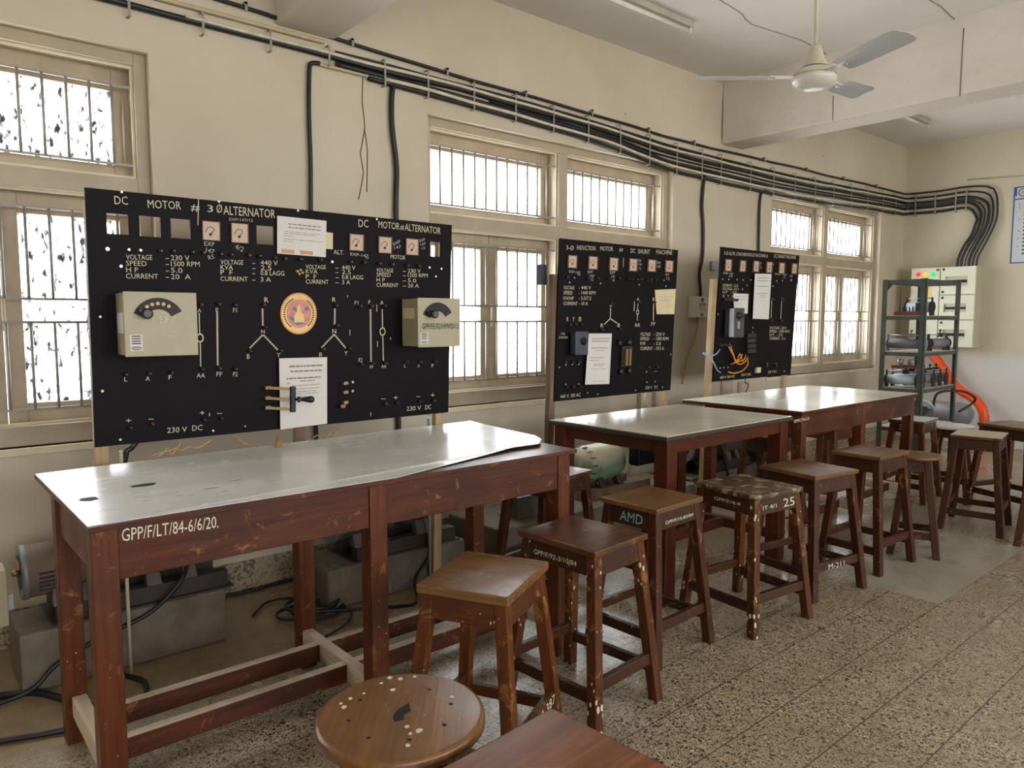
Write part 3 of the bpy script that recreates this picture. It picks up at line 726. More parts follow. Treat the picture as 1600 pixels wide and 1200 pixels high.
def sheet(label, corners, lines, tape=False, mat='paper', off=.002, name='paper_notice'):
    """paper fixed on a board: four corner pixels TL TR BR BL; lines = (v, u0, u1, weight)"""
    tl, tr, br, bl = [onb(x, y, off) for x, y in corners]
    S = thing(name, label, 'notice', (bl + br) / 2)
    m = MB(); m.poly([bl, br, tr, tl], BN, .0006); m.build('paper', mat, S)
    at = lambda u, v: (bl * (1 - u) + br * u) * (1 - v) + (tl * (1 - u) + tr * u) * v + BN * .0009
    m = MB(); rnd = random.Random(len(label))
    for v, u0, u1, wt in lines:
        u = u0
        while u < u1:
            e = min(u1, u + rnd.uniform(.04, .13)); m.poly([at(u, v), at(e, v), at(e, v + wt), at(u, v + wt)], BN, .0002); u = e + .014
    m.build('printed_line', 'grayink', S)
    if tape:
        m = MB()
        for u0, u1 in ((.08, .34), (.46, .72)): m.poly([at(u0, .03), at(u1, .03), at(u1, .13), at(u0, .13)], BN, .0004)
        m.build('tape', 'tape', S)
    return S
def posts(board, ys, top, mats, zf=0):
    for y, mt in zip(ys, mats):
        a = zb(top); a.y = y; off = BN * -.012
        ft = V((-3.265 + .045 * zf, y, zf)); tp = a + off + V((-.018, 0, 0))
        MB().hexa(ft, tp, (.036, .05), (.036, .05)).build('post', mt, board, .003)
def starter(board, cx, name='starter_box', mat='cream_enamel'):
    """cx: rear-left x, front-left x, front-right x, top y, bottom y pixels"""
    rl, fl, fr_, ty, by = cx; my = (ty + by) / 2
    yl = onb(rl, my).y; d = ray(fl, my); X = yl / (d.y / d.x); yr = onx(fr_, my, X).y
    z1 = onx(fl, ty, X).z; z0 = onx(fl, by, X).z
    xb = zb((z0 + z1) / 2).x + .012
    o = MB().box(xb, X - .004, yl, yr, z0 + .004, z1 - .004).build(name, mat, board, .004)
    c = MB().box(X - .004, X, yl - .004, yr + .004, z0, z1).build('starter_cover', mat, o, .003)
    return o, X, yl, yr, z0, z1
def arc_slot(X, yc, zc, r, a0, a1, hw, mb, t=.0008):
    P = [(r + hw, a0 + (a1 - a0) * i / 14) for i in range(15)] + [(r - hw, a1 + (a0 - a1) * i / 14) for i in range(15)]
    mb.poly([V((X + .0002, yc + q * math.cos(t_), zc + q * math.sin(t_))) for q, t_ in P], (1, 0, 0), t)

# ---- board one
B1 = thing('display_board', 'large black wiring board lettered DC MOTOR 3 Ø ALTERNATOR behind the nearest table', 'display board', (-3.25, 1.46, 0))
holes = [rect(p) for p in ((167, 334, 200.5, 366), (218, 338, 251, 370), (267, 342, 297.6, 372.6), (401, 353, 428, 382), (672, 378, 689.5, 401))]
Y0, Y1 = .606, 2.287
panel_mesh(Y0, Y1, .957, 1.942, holes).build('panel', 'board', B1)
posts(B1, (Y0 + .026, 1.455, Y1 - .05), 1.9, ('post', 'darkpost', 'post'))
MB().box(-3.31, -3.288, Y0 + .02, Y1 - .02, .62, .66).build('back_rail', 'darkpost', B1)
mb = ('painted_lettering', 'letter', B1)
for a in [('DC', 179, 319, 200, 320, 13), ('MOTOR', 231, 325, 283, 327.5, 13), ('#', 298, 329, 312, 330, 11), ('3', 324, 331, 333, 331.5, 11), ('Ø', 338, 332, 347, 333, 13), ('ALTERNATOR', 349, 335, 430, 341, 14),
          ('DC', 560, 354.6, 575.5, 355.5, 12), ('MOTOR', 591, 356, 624, 359, 11), ('#', 625, 358.5, 631, 359, 8), ('ALTERNATOR', 632, 360, 688, 366, 11), ('ALT.', 521, 397, 537, 398, 7), ('MOTOR', 610, 404, 633, 406, 6.5)]: btext(mb, *a)
def block(x, ys, words, dx, vx, vals, cap):
    mb_ = ('rating_lettering', 'letter', B1)
    for (wd, x1), vl, yy in zip(words, vals, ys):
        btext(mb_, wd, x, yy, x1, yy + .7, cap); btext(mb_, '-', dx[0], yy + 1, dx[1], yy + 1, cap)
        btext(mb_, vl[0], vx, yy + 1, vl[1], yy + 1.6, cap)
block(197, (405.5, 415, 425, 435), (('VOLTAGE', 238), ('SPEED', 229), ('H P', 216), ('CURRENT', 247)), (259, 264), 267, (('230 V', 296), ('1500 RPM', 312), ('5.0', 285), ('20  A', 298)), 8)
block(344.5, (413, 421, 429, 439), (('VOLTAGE', 380), ('KVA', 364), ('P  F', 363), ('CURRENT', 387)), (394, 399), 407, (('440 V', 434), ('2.5', 424), ('0.8 LAGG', 444), ('3 A', 423)), 7.4)
block(477.5, (420, 427, 435, 443), (('VOLTAGE', 509), ('KVA', 496), ('P  F', 494), ('CURRENT', 513)), (524, 529), 534, (('440 V', 555), ('2.5', 548), ('0.8 LAGG', 567), ('3 A', 547)), 6.6)
block(588, (425, 432, 440, 448), (('VOLTAGE', 614), ('SPEED', 610), ('H P', 601), ('CURRENT', 622)), (629, 634), 637, (('230 V', 657), ('1500 RPM', 668), ('5.0', 650), ('20 A', 654)), 6.2)
for a in [('A', 308.5, 488, 314.5, 488, 6), ('AA', 307, 590, 320, 590, 7), ('F', 337, 487, 341, 487, 6), ('FF', 338, 588, 347, 588, 7), ('F1', 364, 488, 370, 488, 7), ('F2', 364, 588, 371, 588, 7),
          ('R', 413, 472.5, 419.5, 472.5, 8), ('N', 408, 521, 413.5, 521, 6), ('B', 385.5, 560.5, 390, 560.5, 7.5), ('Y', 432, 558, 438, 558, 7),
          ('R', 519, 471.5, 524.5, 471.5, 7), ('N', 519, 521, 525, 521, 7), ('B', 498.5, 557, 503, 557, 6.5), ('Y', 537.5, 555, 543, 555, 6.5),
          ('F1', 554, 476, 559.5, 476, 6), ('F', 575.5, 475, 578.5, 475, 6), ('A', 594, 476, 599, 476, 6.5), ('FF', 577.5, 576, 583, 576, 6), ('AA', 595.5, 575, 603, 575, 5.5), ('F2', 560, 566, 566, 566, 6.5),
          ('L', 194, 596, 199, 596, 7), ('A', 227, 595, 234, 595, 7), ('F', 263, 593, 268, 593, 7), ('L', 631, 574, 634, 574, 5), ('A', 652, 574, 655.5, 574, 5), ('F', 674, 574, 677, 574, 5.5),
          ('+', 196, 661, 205, 661, 8), ('-', 232, 657, 240, 657, 7), ('+', 312, 649, 319, 649, 8), ('-', 338.5, 648, 346.5, 648, 7), ('-', 595, 625, 602, 625, 6), ('+', 614.5, 625, 621, 625, 7.5), ('-', 650, 621.5, 656, 621.5, 6), ('+', 672.5, 621, 678.5, 621, 7.5),
          ('230 V', 261, 676.5, 292, 674.5, 8.5), ('DC', 300, 673, 316, 672, 8.5), ('230 V', 635, 642, 657.5, 640.5, 7), ('DC', 664, 639.8, 673, 639, 7)]: btext(mb, *a)
mb = ('chalk_note', 'chalk', B1)
for a in [('EXP/147/12', 358, 344.5, 395, 347, 4.5), ('EXP', 319, 384, 335, 385, 7), ('147', 321, 393.5, 334, 397, 7), ('RS', 326, 406, 335, 404, 7), ('4/2', 366, 388, 379, 394, 8), ('EXP-147', 547, 399, 575, 402, 4.5), ('TV', 570, 405, 576, 405, 4.5), ('EXP', 615, 384, 626, 379, 5), ('147', 616, 390, 627, 387, 4.5), ('EXP', 656, 378, 664, 376, 4), ('147', 657, 384, 665, 382.5, 4), ('12', 659, 390, 664, 389, 4)]: btext(mb, *a, bold=.004)
mb = None; DG['b'] = B1
stroke(mb, [(311, 489), (311.8, 523)], .004); stroke(mb, [(312.6, 533.5), (313.4, 573)], .004); ring(mb, 312.3, 528, .0155)
coil(mb, (339, 486), (340, 571), 30); coil(mb, (410, 482), (410.5, 509), 9); coil(mb, (410.4, 523), (390, 544), 8); coil(mb, (411, 523), (434, 547), 9)
coil(mb, (523, 482), (522.7, 508), 9); coil(mb, (521.7, 522.5), (501.6, 544), 8); coil(mb, (522, 522.5), (540, 544), 8)
coil(mb, (578.6, 483), (579.5, 566), 28); stroke(mb, [(597, 483), (597.4, 512)], .005); stroke(mb, [(597.8, 525), (598.7, 564)], .005); ring(mb, 597.5, 518, .017)
for a, b in (((588.5, 476), (588.5, 487)), ((546.5, 515), (546.5, 524)), ((589.5, 533), (589.5, 542)), ((543, 461), (543, 465)), ((310, 311), (309, 352)), ((579, 644), (579, 650)), ((610, 527), (610, 531)), ((327, 645), (327, 650))): stroke(mb, [a, b], .003)

for p in ((316, 347, 342.6, 375), (361, 350, 386.6, 379), (545.6, 367, 566.7, 391), (591, 371, 610.6, 395), (633.6, 374, 652.4, 398)): meter(B1, p)
TP = [(250, 392), (270, 392), (299.5, 394), (317, 395), (344, 397), (360, 398), (388, 399), (404, 400), (428, 403), (444, 404), (468, 405), (499, 406), (546.5, 409.5), (567.6, 410), (591.4, 412), (611.6, 413), (634.5, 415), (652.8, 416),
      (313, 476), (315, 576), (340.7, 475), (342, 575), (366, 476), (367, 576), (411, 476), (413, 511), (389.5, 548), (438, 548), (523.6, 477), (525, 508), (504, 545), (544.6, 544), (561, 478), (579.5, 478), (599.6, 478), (581, 567.5), (601, 567.5), (563, 569),
      (196, 584.5), (232.6, 582.7), (266.5, 581.7), (633.6, 564.7), (655.6, 565), (678.5, 564), (203, 667), (237, 661.5), (318, 655), (344.4, 653), (601.5, 631), (619, 629), (654.6, 626), (676.6, 625.7)]
for i, (x, y) in enumerate(TP): terminal(B1, x, y, .0085 if x < 450 else .009, 'term' if i % 3 == 0 else 'termk')
for x, y, r in ((168, 389, .010), (201.4, 390, .007), (219.7, 391, .007), (519, 409, .008), (671, 418, .007), (689.5, 420, .007), (190, 300, .006), (342, 315, .006), (465.5, 329, .006), (588.5, 342.5, .006), (156.5, 495, .006), (160, 611, .007), (188, 687, .006), (333, 673, .006), (551, 597, .008), (551, 611, .008), (189, 416, .008), (681, 432, .006), (383, 666, .004)): screw(B1, x, y, r)
mb = MB()
for x, y in ((463, 424), (468, 422), (471, 426), (466, 428)): MB().lathe(onb(x, y), BN, [(0, .008), (.01, .009), (.016, .004)], 10).build('brass_lug', 'brass', B1)
# starter boxes
def lines_label(o, X, y0, y1, z0, z1, logo=True):
    MB().box(X + .0002, X + .001, y0, y1, z0, z1).build('maker_label', 'paper', o)
    m = MB()
    for k in range(4): z = z1 - (k + .9) * (z1 - z0) * .15; m.box(X + .001, X + .0014, y0 + .006, y1 - .006, z, z + .004)
    yc, zc, a, b = (y0 + y1) / 2, z0 + (z1 - z0) * .16, (y1 - y0) * .38, (z1 - z0) * .09
    P = [V((X + .001, yc + a * math.cos(t), zc + b * math.sin(t))) for t in [i * math.pi / 8 for i in range(16)]]
    m.tube(P + [P[0]], .0012, 4, 1); m.text('GEC', V((X + .0008, yc - a * .6, zc - b * .5)), V((X + .0008, yc + a * .6, zc - b * .5)), b, (1, 0, 0))
    m.build('label_print', 'ink', o, recalc=False)
o, X, yl, yr, z0, z1 = starter(B1, (181, 196, 307, 455, 558)); W_ = yr - yl; H_ = z1 - z0
mb = MB(); arc_slot(X, yl + W_ * .46, z0 + H_ * .52, H_ * .30, R(28), R(158), .022, mb); mb.build('handle_slot', 'black', o)
mb = MB().lathe((X, yl + W_ * .27, z0 + H_ * .66), (1, 0, 0), [(0, .012), (.015, .013), (.022, .020), (.036, .020), (.040, .014)], 16); mb.beam((X + .012, yl + W_ * .27, z0 + H_ * .66), (X + .012, yl + W_ * .18, z0 + H_ * .72), .018, .012); mb.build('starter_knob', 'black_plastic', o)
mb = MB()
for k in range(5): a = R(60 + 16 * k); mb.cyl((X + .0004, yl + W_ * .46 + H_ * .30 * math.cos(a), z0 + H_ * .52 + H_ * .30 * math.sin(a)), (X + .004, yl + W_ * .46 + H_ * .30 * math.cos(a), z0 + H_ * .52 + H_ * .30 * math.sin(a)), .007, seg=10)
mb.build('contact_stud', 'brass', o)
lines_label(o, X, yl + W_ * .05, yl + W_ * .22, z0 + H_ * .09, z0 + H_ * .34)
mb = MB(); mb.text('4 POINT', V((X, yl + W_ * .12, z0 + H_ * .52)), V((X, yl + W_ * .38, z0 + H_ * .52)), .022, (1, 0, 0), bold=0); mb.text('E.B.ol/mm', V((X, yl + W_ * .46, z0 + H_ * .53)), V((X, yl + W_ * .90, z0 + H_ * .53)), .022, (1, 0, 0), bold=0); mb.text('422', V((X, yl + W_ * .5, z0 + H_ * .30)), V((X, yl + W_ * .68, z0 + H_ * .30)), .022, (1, 0, 0), bold=0)
mb.build('faint_writing', plain('faint_chalk', (196, 188, 160), .7), o, recalc=False)
xb = X - .12
MB().box(X - .115, X - .03, yl - .0012, yl - .0004, z0 + H_ * .36, z0 + H_ * .68).build('side_label', 'paper', o)
o, X, yl, yr, z0, z1 = starter(B1, (626, 654, 718, 465, 543)); W_ = yr - yl; H_ = z1 - z0
mb = MB(); arc_slot(X, yl + W_ * .46, z0 + H_ * .52, H_ * .30, R(28), R(158), .022, mb); mb.build('handle_slot', 'black', o)
mb = MB().lathe((X, yl + W_ * .3, z0 + H_ * .67), (1, 0, 0), [(0, .012), (.015, .013), (.022, .020), (.036, .020), (.040, .014)], 16); mb.beam((X + .012, yl + W_ * .18, z0 + H_ * .68), (X + .012, yl + W_ * .4, z0 + H_ * .68), .020, .016); mb.build('starter_knob', 'black_plastic', o)
lines_label(o, X, yl + W_ * .04, yl + W_ * .22, z0 + H_ * .07, z0 + H_ * .30)
MB().text('GPP/EE/02/HMVD/12', V((X, yl + W_ * .08, z0 + H_ * .37)), V((X, yl + W_ * .97, z0 + H_ * .37)), .028, (1, 0, 0), bold=0).build('marker_writing', 'ink', o, recalc=False)
m = MB().box(X - .13, X - .03, yl - .0056, yl - .0044, z0 + H_ * .58, z0 + H_ * .8); m.build('side_label', 'oldpaper', o)
# knife switches
def knife(board, ys, xc, xr, yh, closed):
    a = onb(xc, ys[0]); K = thing('knife_switch', None, None, onb(xc, ys[1])); del_props(K); attach_keep(K, board)
    for y in ys:
        c = onb(xc, y); m = MB(); m.frame(c + BU * -.012 + BV * -.007, BU, BV, BN, .026, .014, .02); m.lathe(c + BU * -.006 + BN * .02, BN, [(0, .008), (.008, .008)], 8); m.build('clip', 'brass', K)
        if closed:
            e = onb(xr, y); MB().beam(c + BN * .03, e + BN * .075, .012, .003, BN).build('blade', 'brass', K)
    if closed:
        t = onb(xr, ys[0] - 4) + BN * .078; b = onb(xr, ys[-1] + 4) + BN * .078
        MB().beam(b, t, .022, .02, BN).build('crossbar', 'black_plastic', K, .002)
        h = (t + b) / 2; d = (BU * .8 + BN * .5).normalized()
        MB().lathe(h, d, [(0, .006), (.02, .006), (.022, .013), (.03, .013), (.034, .008), (.045, .009), (.075, .016), (.088, .014), (.094, .006)], 16).build('handle', 'black_plastic', K)
    return K
def del_props(o):
    for k in ('label', 'category'):
        if k in o: del o[k]
def attach_keep(o, p): o.parent = p; o.matrix_parent_inverse = wm(p).inverted()
knife(B1, (605, 621, 636), 416, 446, 621, True)
knife(B1, (598, 612, 628), 537, 552, 612, False)
mb = MB(); c = onb(535, 632, .02); mb.hexa(c - BV * .016, c, (.02, .02), (.02, .024)); mb.build('copper_lug', plain('copper', (150, 92, 70), .4, .5), B1)
# papers on board one
L1 = [(.80, .22, .9, .025), (.71, .22, .88, .025), (.60, .14, .86, .012), (.55, .14, .80, .012), (.48, .12, .34, .014), (.40, .12, .93, .012), (.34, .12, .3, .012)]
sheet('white printed sheet taped with brown tape at the top of the largest board', [(433, 337), (510, 345), (509, 402), (433, 396)], L1, True, off=.014)
MB().poly([onb(*p, .0135) for p in ((506, 390), (520, 391), (520, 363), (506, 361))], BN, .0008)
sheet('small aged paper scrap peeking out behind the taped sheet', [(505, 362), (520, 364), (520, 389.5), (505, 388.5)], [], False, 'oldpaper', .004, 'paper_scrap')
L2 = [(.87, .2, .9, .022), (.80, .22, .88, .02), (.70, .14, .86, .02), (.66, .42, .74, .012), (.64, .14, .22, .01), (.60, .24, .86, .008), (.55, .24, .84, .008), (.51, .24, .78, .008), (.48, .26, .82, .008), (.44, .24, .56, .008), (.41, .24, .62, .008)]
sheet('long white printed sheet hanging past the bottom edge of the largest board', [(436, 560), (511, 558), (511, 662), (438, 671)], L2, False, off=.016)
# round sticker
c = onb(467, 490, .0005); S = thing('round_sticker', 'round orange and yellow picture sticker on the largest board', 'sticker', c)
rr = (onb(495, 490) - c).length
def disc(mb, r, o, k=40, sq=1.08): mb.poly([c + BU * r * math.cos(2 * math.pi * i / k) + BV * r * sq * math.sin(2 * math.pi * i / k) + BN * o for i in range(k)], BN, .0003)
mb = MB(); disc(mb, rr, .0004); mb.build('rim', 'st_orange', S)
mb = MB(); disc(mb, rr * .93, .0008); mb.build('band', 'st_yellow', S)
mb = MB(); disc(mb, rr * .68, .0012); mb.build('inner_ring', 'st_orange', S)
mb = MB(); disc(mb, rr * .64, .0016); mb.build('picture', 'st_pink', S)
mb = MB()
for a, b, r1, r2 in ((200, 250, .4, .6), (255, 300, .45, .62), (20, 40, .4, .6), (120, 150, .1, .45)):
    mb.poly([c + BU * rr * q * math.cos(R(t)) + BV * rr * q * math.sin(R(t)) + BN * .002 for q, t in ((r1, a), (r2, a), (r2, b), (r1, b))], BN, .0002)
mb.build('picture_patch', 'st_blue', S)
mb = MB(); mb.poly([c + BU * rr * x + BV * rr * y + BN * .0022 for x, y in ((-.28, -.45), (.3, -.45), (.25, -.05), (.1, .1), (.1, .35), (0, .5), (-.1, .35), (-.12, .1), (-.25, -.1))], BN, .0002); mb.build('picture_centre', 'st_yellow', S)
mb = MB()
for k in range(34):
    t = R(235 - k * 8.6)
    if 60 < math.degrees(t) % 360 < 112 : continue
    e = V((0, math.cos(t), 0)) + BV * math.sin(t); p = c + e * rr * .80 + BN * .0012; mb.beam(p - e * rr * .05, p + e * rr * .05, rr * .07, .0004, BN)
mb.build('band_print', 'ink', S)

# ---- board two
B2 = thing('display_board', 'black wiring board lettered 3-Ø INDUCTION MOTOR, behind the middle table', 'display board', (-3.25, 3.66, 0))
Y0, Y1 = 3.072, 4.205
panel_mesh(Y0, Y1, .958, 1.93, []).build('panel', 'board', B2)
posts(B2, (Y0 - .01, Y1 - .05), 1.72, ('darkpost', 'post'), .272)
mb = ('painted_lettering', 'letter', B2)
for a in [('3-Ø', 884.5, 390, 896, 391, 7), ('INDUCTION', 901, 390, 930, 391.5, 7), ('MOTOR', 937.5, 391.5, 957.5, 392.5, 7), ('#', 967, 392.5, 973, 393, 6), ('DC', 985, 395, 992, 395.5, 7), ('SHUNT', 996.5, 396, 1015, 397, 7), ('MACHINE', 1025, 397, 1050, 398, 7)]: btext(mb, *a)
def block2(x, ys, words, vx, vals, cap):
    mb_ = ('rating_lettering', 'letter', B2)
    for (wd, x1), vl, yy in zip(words, vals, ys): btext(mb_, wd, x, yy, x1, yy + .3, cap, .008); btext(mb_, vl[0], vx, yy, vl[1], yy + .3, cap, .008)
block2(880, (452, 460, 468.5, 476.7), (('VOLTAGE', 897), ('SPEED', 894), ('KW/HP', 896), ('CURRENT', 902)), 904, (('- 440 V', 923), ('- 1440 RPM', 930), ('- 5.5/7.5', 923), ('- 10 A', 918)), 5.6)
block2(1000, (524.5, 531.5, 539, 546.7), (('VOLTAGE', 1016), ('SPEED', 1014), ('KW', 1008), ('CURRENT', 1019)), 1021, (('- 230 V', 1038), ('- 1500 RPM', 1044), ('- 5.0', 1032), ('- 19.5 A', 1037)), 5.2)
for a in [('R', 885, 502, 888, 502, 7), ('Y', 894, 502, 897.5, 502, 7), ('B', 904, 502, 908, 502, 7), ('R', 938, 511.5, 942.5, 511.5, 6), ('B', 964.5, 511, 968.5, 511, 6), ('V', 951.5, 480, 956, 480, 4), ('A', 994.5, 470, 998.5, 470, 5), ('AA', 991, 510.5, 999.5, 510.5, 6), ('F', 1019.5, 470, 1022.5, 470, 5), ('FF', 1017, 509, 1023.5, 509, 6),
          ('OIL', 876, 523, 883, 523, 3.5), ('STARTER', 873, 529, 887, 529, 3.5), ('440 V, 3Ø AC', 875, 622.5, 907, 619, 5.5), ('220 V', 1008, 608, 1018.5, 607.5, 4.5), ('DC', 1022, 607, 1027.5, 606.8, 4.5), ('+', 1008.5, 583, 1011.5, 583, 4), ('-', 1022, 581.5, 1026, 581.5, 4)]: btext(mb, *a)
mb = None; DG['b'] = B2
stroke(mb, [(953.8, 481), (953.3, 497.7), (943.5, 507)], .006); stroke(mb, [(953.3, 497.7), (963.8, 505)], .006); stroke(mb, [(996.5, 474), (996, 484)], .005); stroke(mb, [(995.8, 492), (995.3, 501)], .005); ring(mb, 996, 488, .014); stroke(mb, [(1021, 467), (1020.5, 501)], .008); stroke(mb, [(991, 471), (990.5, 486)], .006); stroke(mb, [(974, 403), (973.5, 417)], .004)

mb = ('chalk_note', 'chalk', B2)
for a in [('EXP-147', 889, 426, 906, 428, 4), ('10', 902, 430, 906, 431, 3.5), ('EXP', 918, 427, 926, 427, 4.5), ('147', 921, 433, 928, 434, 4.5), ('12', 923, 439, 927, 439, 4), ('EXP', 953, 428, 961, 428, 4.5), ('147', 955, 434, 960, 435, 4.5), ('8', 957, 440, 959.5, 440, 4), ('EXP', 996, 408, 1001, 410, 4), ('147', 997, 414, 1002, 416, 4), ('12', 998, 421, 1001, 422, 4), ('EXP', 1026, 412, 1032, 413, 4), ('147', 1026, 418, 1032, 419, 4), ('EXP', 1039.5, 431, 1045, 431, 4), ('12', 1041, 437, 1046, 438, 4)]: btext(mb, *a, bold=.0)
for p in ((887, 400, 899.7, 418), (919, 401.5, 932, 420), (951.7, 403.6, 964, 422), (982.5, 405, 994, 423), (1011.7, 406.7, 1023, 423.7), (1039, 408, 1050, 424.6)): meter(B2, p)
for i, (x, y) in enumerate([(885, 433), (917, 435), (933, 435), (949, 435), (966, 435), (980, 436), (986, 436), (994, 436.5), (1000, 436.5), (1010, 437), (1016, 437), (1023, 437), (953.5, 475), (996.5, 472), (1021, 472), (889, 507), (898, 507), (907, 507), (939, 515), (967, 514), (882, 566), (893, 566), (903, 566), (884, 604), (894, 604), (904, 604), (1012, 574), (1025, 573), (1021, 472)][:-1]): terminal(B2, x, y, .0085, 'termk' if i % 2 else 'term')
for x, y in ((897.5, 434), (938, 443), (998.5, 445), (1037.5, 438), (1040.5, 447), (1048, 553.5), (1010.5, 597), (1023.5, 596), (1035, 605), (934, 616), (918, 614), (993, 610), (884, 570), (894, 569.5), (904, 569), (884, 601), (904, 600), (874, 574), (890, 441.5)): screw(B2, x, y, .006)
o, X, yl, yr, z0, z1 = starter(B2, (889, 900, 918.5, 518, 555), 'starter_box', 'bluegrey'); W_ = yr - yl; H_ = z1 - z0
MB().lathe((X, yl + W_ * .62, z0 + H_ * .58), (1, 0, 0), [(0, .024), (.006, .024), (.01, .012), (.03, .012)], 14).build('starter_knob', 'black_plastic', o)
mb = MB(); bslab(mb, (968, 541, 984, 572), .0005, .02); K = mb.build('knife_switch', 'termk', B2)
mb = MB(); bslab(mb, (972, 545, 975, 570), .021, .035); bslab(mb, (977, 545, 980, 570), .021, .035); mb.build('blade', 'brass', K)
mb = MB()
for x, y in ((966, 536), (981, 535), (968, 580), (981, 579)): MB().lathe(onb(x, y), BN, [(0, .02), (.02, .018), (.026, .008)], 12).build('fuse_cap', 'termk', B2)
sheet('white printed sheet on the lower part of the induction motor board', [(920, 521), (956, 521), (952, 600), (914, 601)], [(.89, .15, .9, .016), (.84, .15, .9, .016), (.71, .15, .85, .014), (.66, .32, .72, .01), (.52, .1, .7, .012), (.47, .1, .5, .01), (.39, .3, .75, .01), (.36, .3, .7, .008), (.30, .2, .8, .006), (.06, .3, .8, .006)], False, off=.02)
sheet('small aged sheet at the right edge of the induction motor board', [(1023, 453), (1056, 451.5), (1053.5, 491), (1026, 491)], [(.7, .2, .9, .01), (.55, .15, .8, .01), (.3, .3, .8, .008)], False, 'oldpaper', off=.004)
tag(MB().box(-3.292, -3.258, Y0 - .06, Y0 - .012, 1.66, 1.78).build('switch_box', 'bluegrey'), 'small blue-grey box fixed to the left post of the induction motor board', 'switch box')

# ---- board three
B3 = thing('display_board', 'black wiring board farthest from the camera with orange wires, beside the white breaker box', 'display board', (-3.25, 5.3, 0))
Y0, Y1 = 4.715, 5.845
panel_mesh(Y0, Y1, .988, 1.985, []).build('panel', 'board', B3)
posts(B3, (Y0 - .025, Y1 - .06), 1.75, ('post', 'post'))
mb = ('painted_lettering', 'letter', B3)
for a in [('3-Ø ALTR. SYNCHRONOUS MACHINE #', 1131, 398, 1199, 402.5, 5.5), ('DC SHUNT MACHINE', 1209, 402.5, 1243, 404.8, 5.5), ('CURRENT - 2.2 A', 1128.5, 447.5, 1153, 448.5, 4.2), ('VOLTAGE - 415 V', 1128.5, 453, 1154, 454, 4.2), ('H P   - 3.0', 1128.5, 458.5, 1150, 459, 4.2), ('R  Y  B', 1129, 464.5, 1146, 465, 4),
          ('VOLTAGE - 220 V', 1202, 514, 1228.5, 514.5, 4.2), ('SPEED - 1500 RPM', 1202, 519.5, 1233, 520, 4.2), ('H P   - 3.0', 1202, 525, 1222, 525.3, 4.2), ('CURRENT - 12 A', 1202, 530.5, 1227, 531, 4.2), ('400 V 3Ø AC', 1124.5, 592, 1147.5, 589.5, 4), ('230 V DC', 1157.5, 588, 1173, 586.5, 4), ('230 V DC', 1199.5, 583.5, 1213.5, 582.2, 4), ('+', 1197.5, 570, 1200, 570, 3.5), ('-', 1211, 569, 1214, 569, 3.5)]: btext(mb, *a, bold=.008)
mb = None; DG['b'] = B3; stroke(mb, [(1205.8, 466), (1204.5, 497)], .007); stroke(mb, [(1221.5, 465), (1219.5, 498)], .007);
mb = ('chalk_note', 'chalk', B3)
for a in [('EXP 147', 1130, 428, 1145, 430, 3.5), ('10', 1139, 433, 1144, 433, 3), ('EXP', 1185.5, 413, 1189, 414, 4), ('12', 1186, 419, 1189, 420, 4), ('147', 1205.5, 415, 1208.5, 416, 4), ('EXP 147', 1211, 429.5, 1229, 431, 3), ('12', 1224, 435, 1227, 435, 3.5), ('147', 1233.5, 433, 1238, 434, 4), ('9', 1234, 440, 1237, 440, 4)]: btext(mb, *a, bold=0)
for p in ((1132.5, 406, 1141.6, 423), (1155.4, 408, 1163.6, 423.6), (1176.5, 408.7, 1184.5, 424), (1197, 410, 1205, 425.5), (1216.6, 411.5, 1224.4, 426.7), (1236.5, 412.7, 1243.6, 427)): meter(B3, p)
for i, (x, y) in enumerate([(1206, 468), (1221.5, 468), (1203.5, 501), (1219, 501), (1132, 468), (1139, 468), (1149, 469), (1196, 572), (1211, 571.5), (1160, 560), (1126, 540), (1133, 540), (1140, 540)]): terminal(B3, x, y, .010, 'termk')
for x, y in ((1129, 436), (1138.5, 436.5), (1151.5, 437), (1161, 437.5), (1173, 437.5), (1160, 452), (1167, 446), (1213.5, 439), (1222.5, 438.5), (1208, 447), (1122, 491), (1225.5, 580), (1126, 539), (1133, 538.5), (1140, 538), (1125, 575), (1131, 574.5), (1137.5, 574), (1176, 512), (1176, 519)): screw(B3, x, y, .007)
mb = MB(); bslab(mb, (1179.5, 574, 1185.5, 582), .0005, .02); mb.build('socket', 'oldpaper', B3)
o, X, yl, yr, z0, z1 = starter(B3, (1130, 1145.5, 1162.5, 481, 527.5), 'starter_box', 'greengrey'); W_ = yr - yl; H_ = z1 - z0
MB().lathe((X, yl + W_ * .5, z0 + H_ * .74), (1, 0, 0), [(0, .03), (.006, .03), (.01, .014), (.035, .014)], 14).build('starter_knob', 'black_plastic', o)
MB().box(X - .03, X + .001, yl - .0045, yl + W_ * .08, z0 + .005, z1 - .005).build('silver_strip', 'silver', o)
MB().box(X + .0004, X + .001, yl + W_ * .4, yl + W_ * .62, z0 + H_ * .3, z0 + H_ * .54).build('maker_label', 'silver', o)
mb = MB()
for k in range(4): bslab(mb, (1163, 521 + 8 * k, 1176, 527 + 8 * k), .0005, .03)
mb.build('switch_block', 'termk', B3)
mb = MB(); bslab(mb, (1128, 466.5, 1150, 470), .012, .024); mb.build('switch_lever', 'black_plastic', B3)
sheet('tall white printed sheet on the farthest board', [(1179.5, 427.6), (1205.5, 428), (1201, 499), (1176, 498)], [(.90, .15, .85, .014), (.84, .15, .85, .014), (.72, .15, .85, .012), (.56, .15, .85, .012), (.52, .3, .7, .008), (.48, .3, .8, .006)], False, off=.02)
sheet('small white sheet tucked behind the grey starter of the farthest board', [(1146, 458.5), (1169.5, 459), (1168, 490), (1147, 490)], [(.84, .15, .8, .02), (.70, .15, .8, .02)], False, off=.006)
def bw(pts, off): return [onb(x, y, o_) for (x, y), o_ in zip(pts, off)]
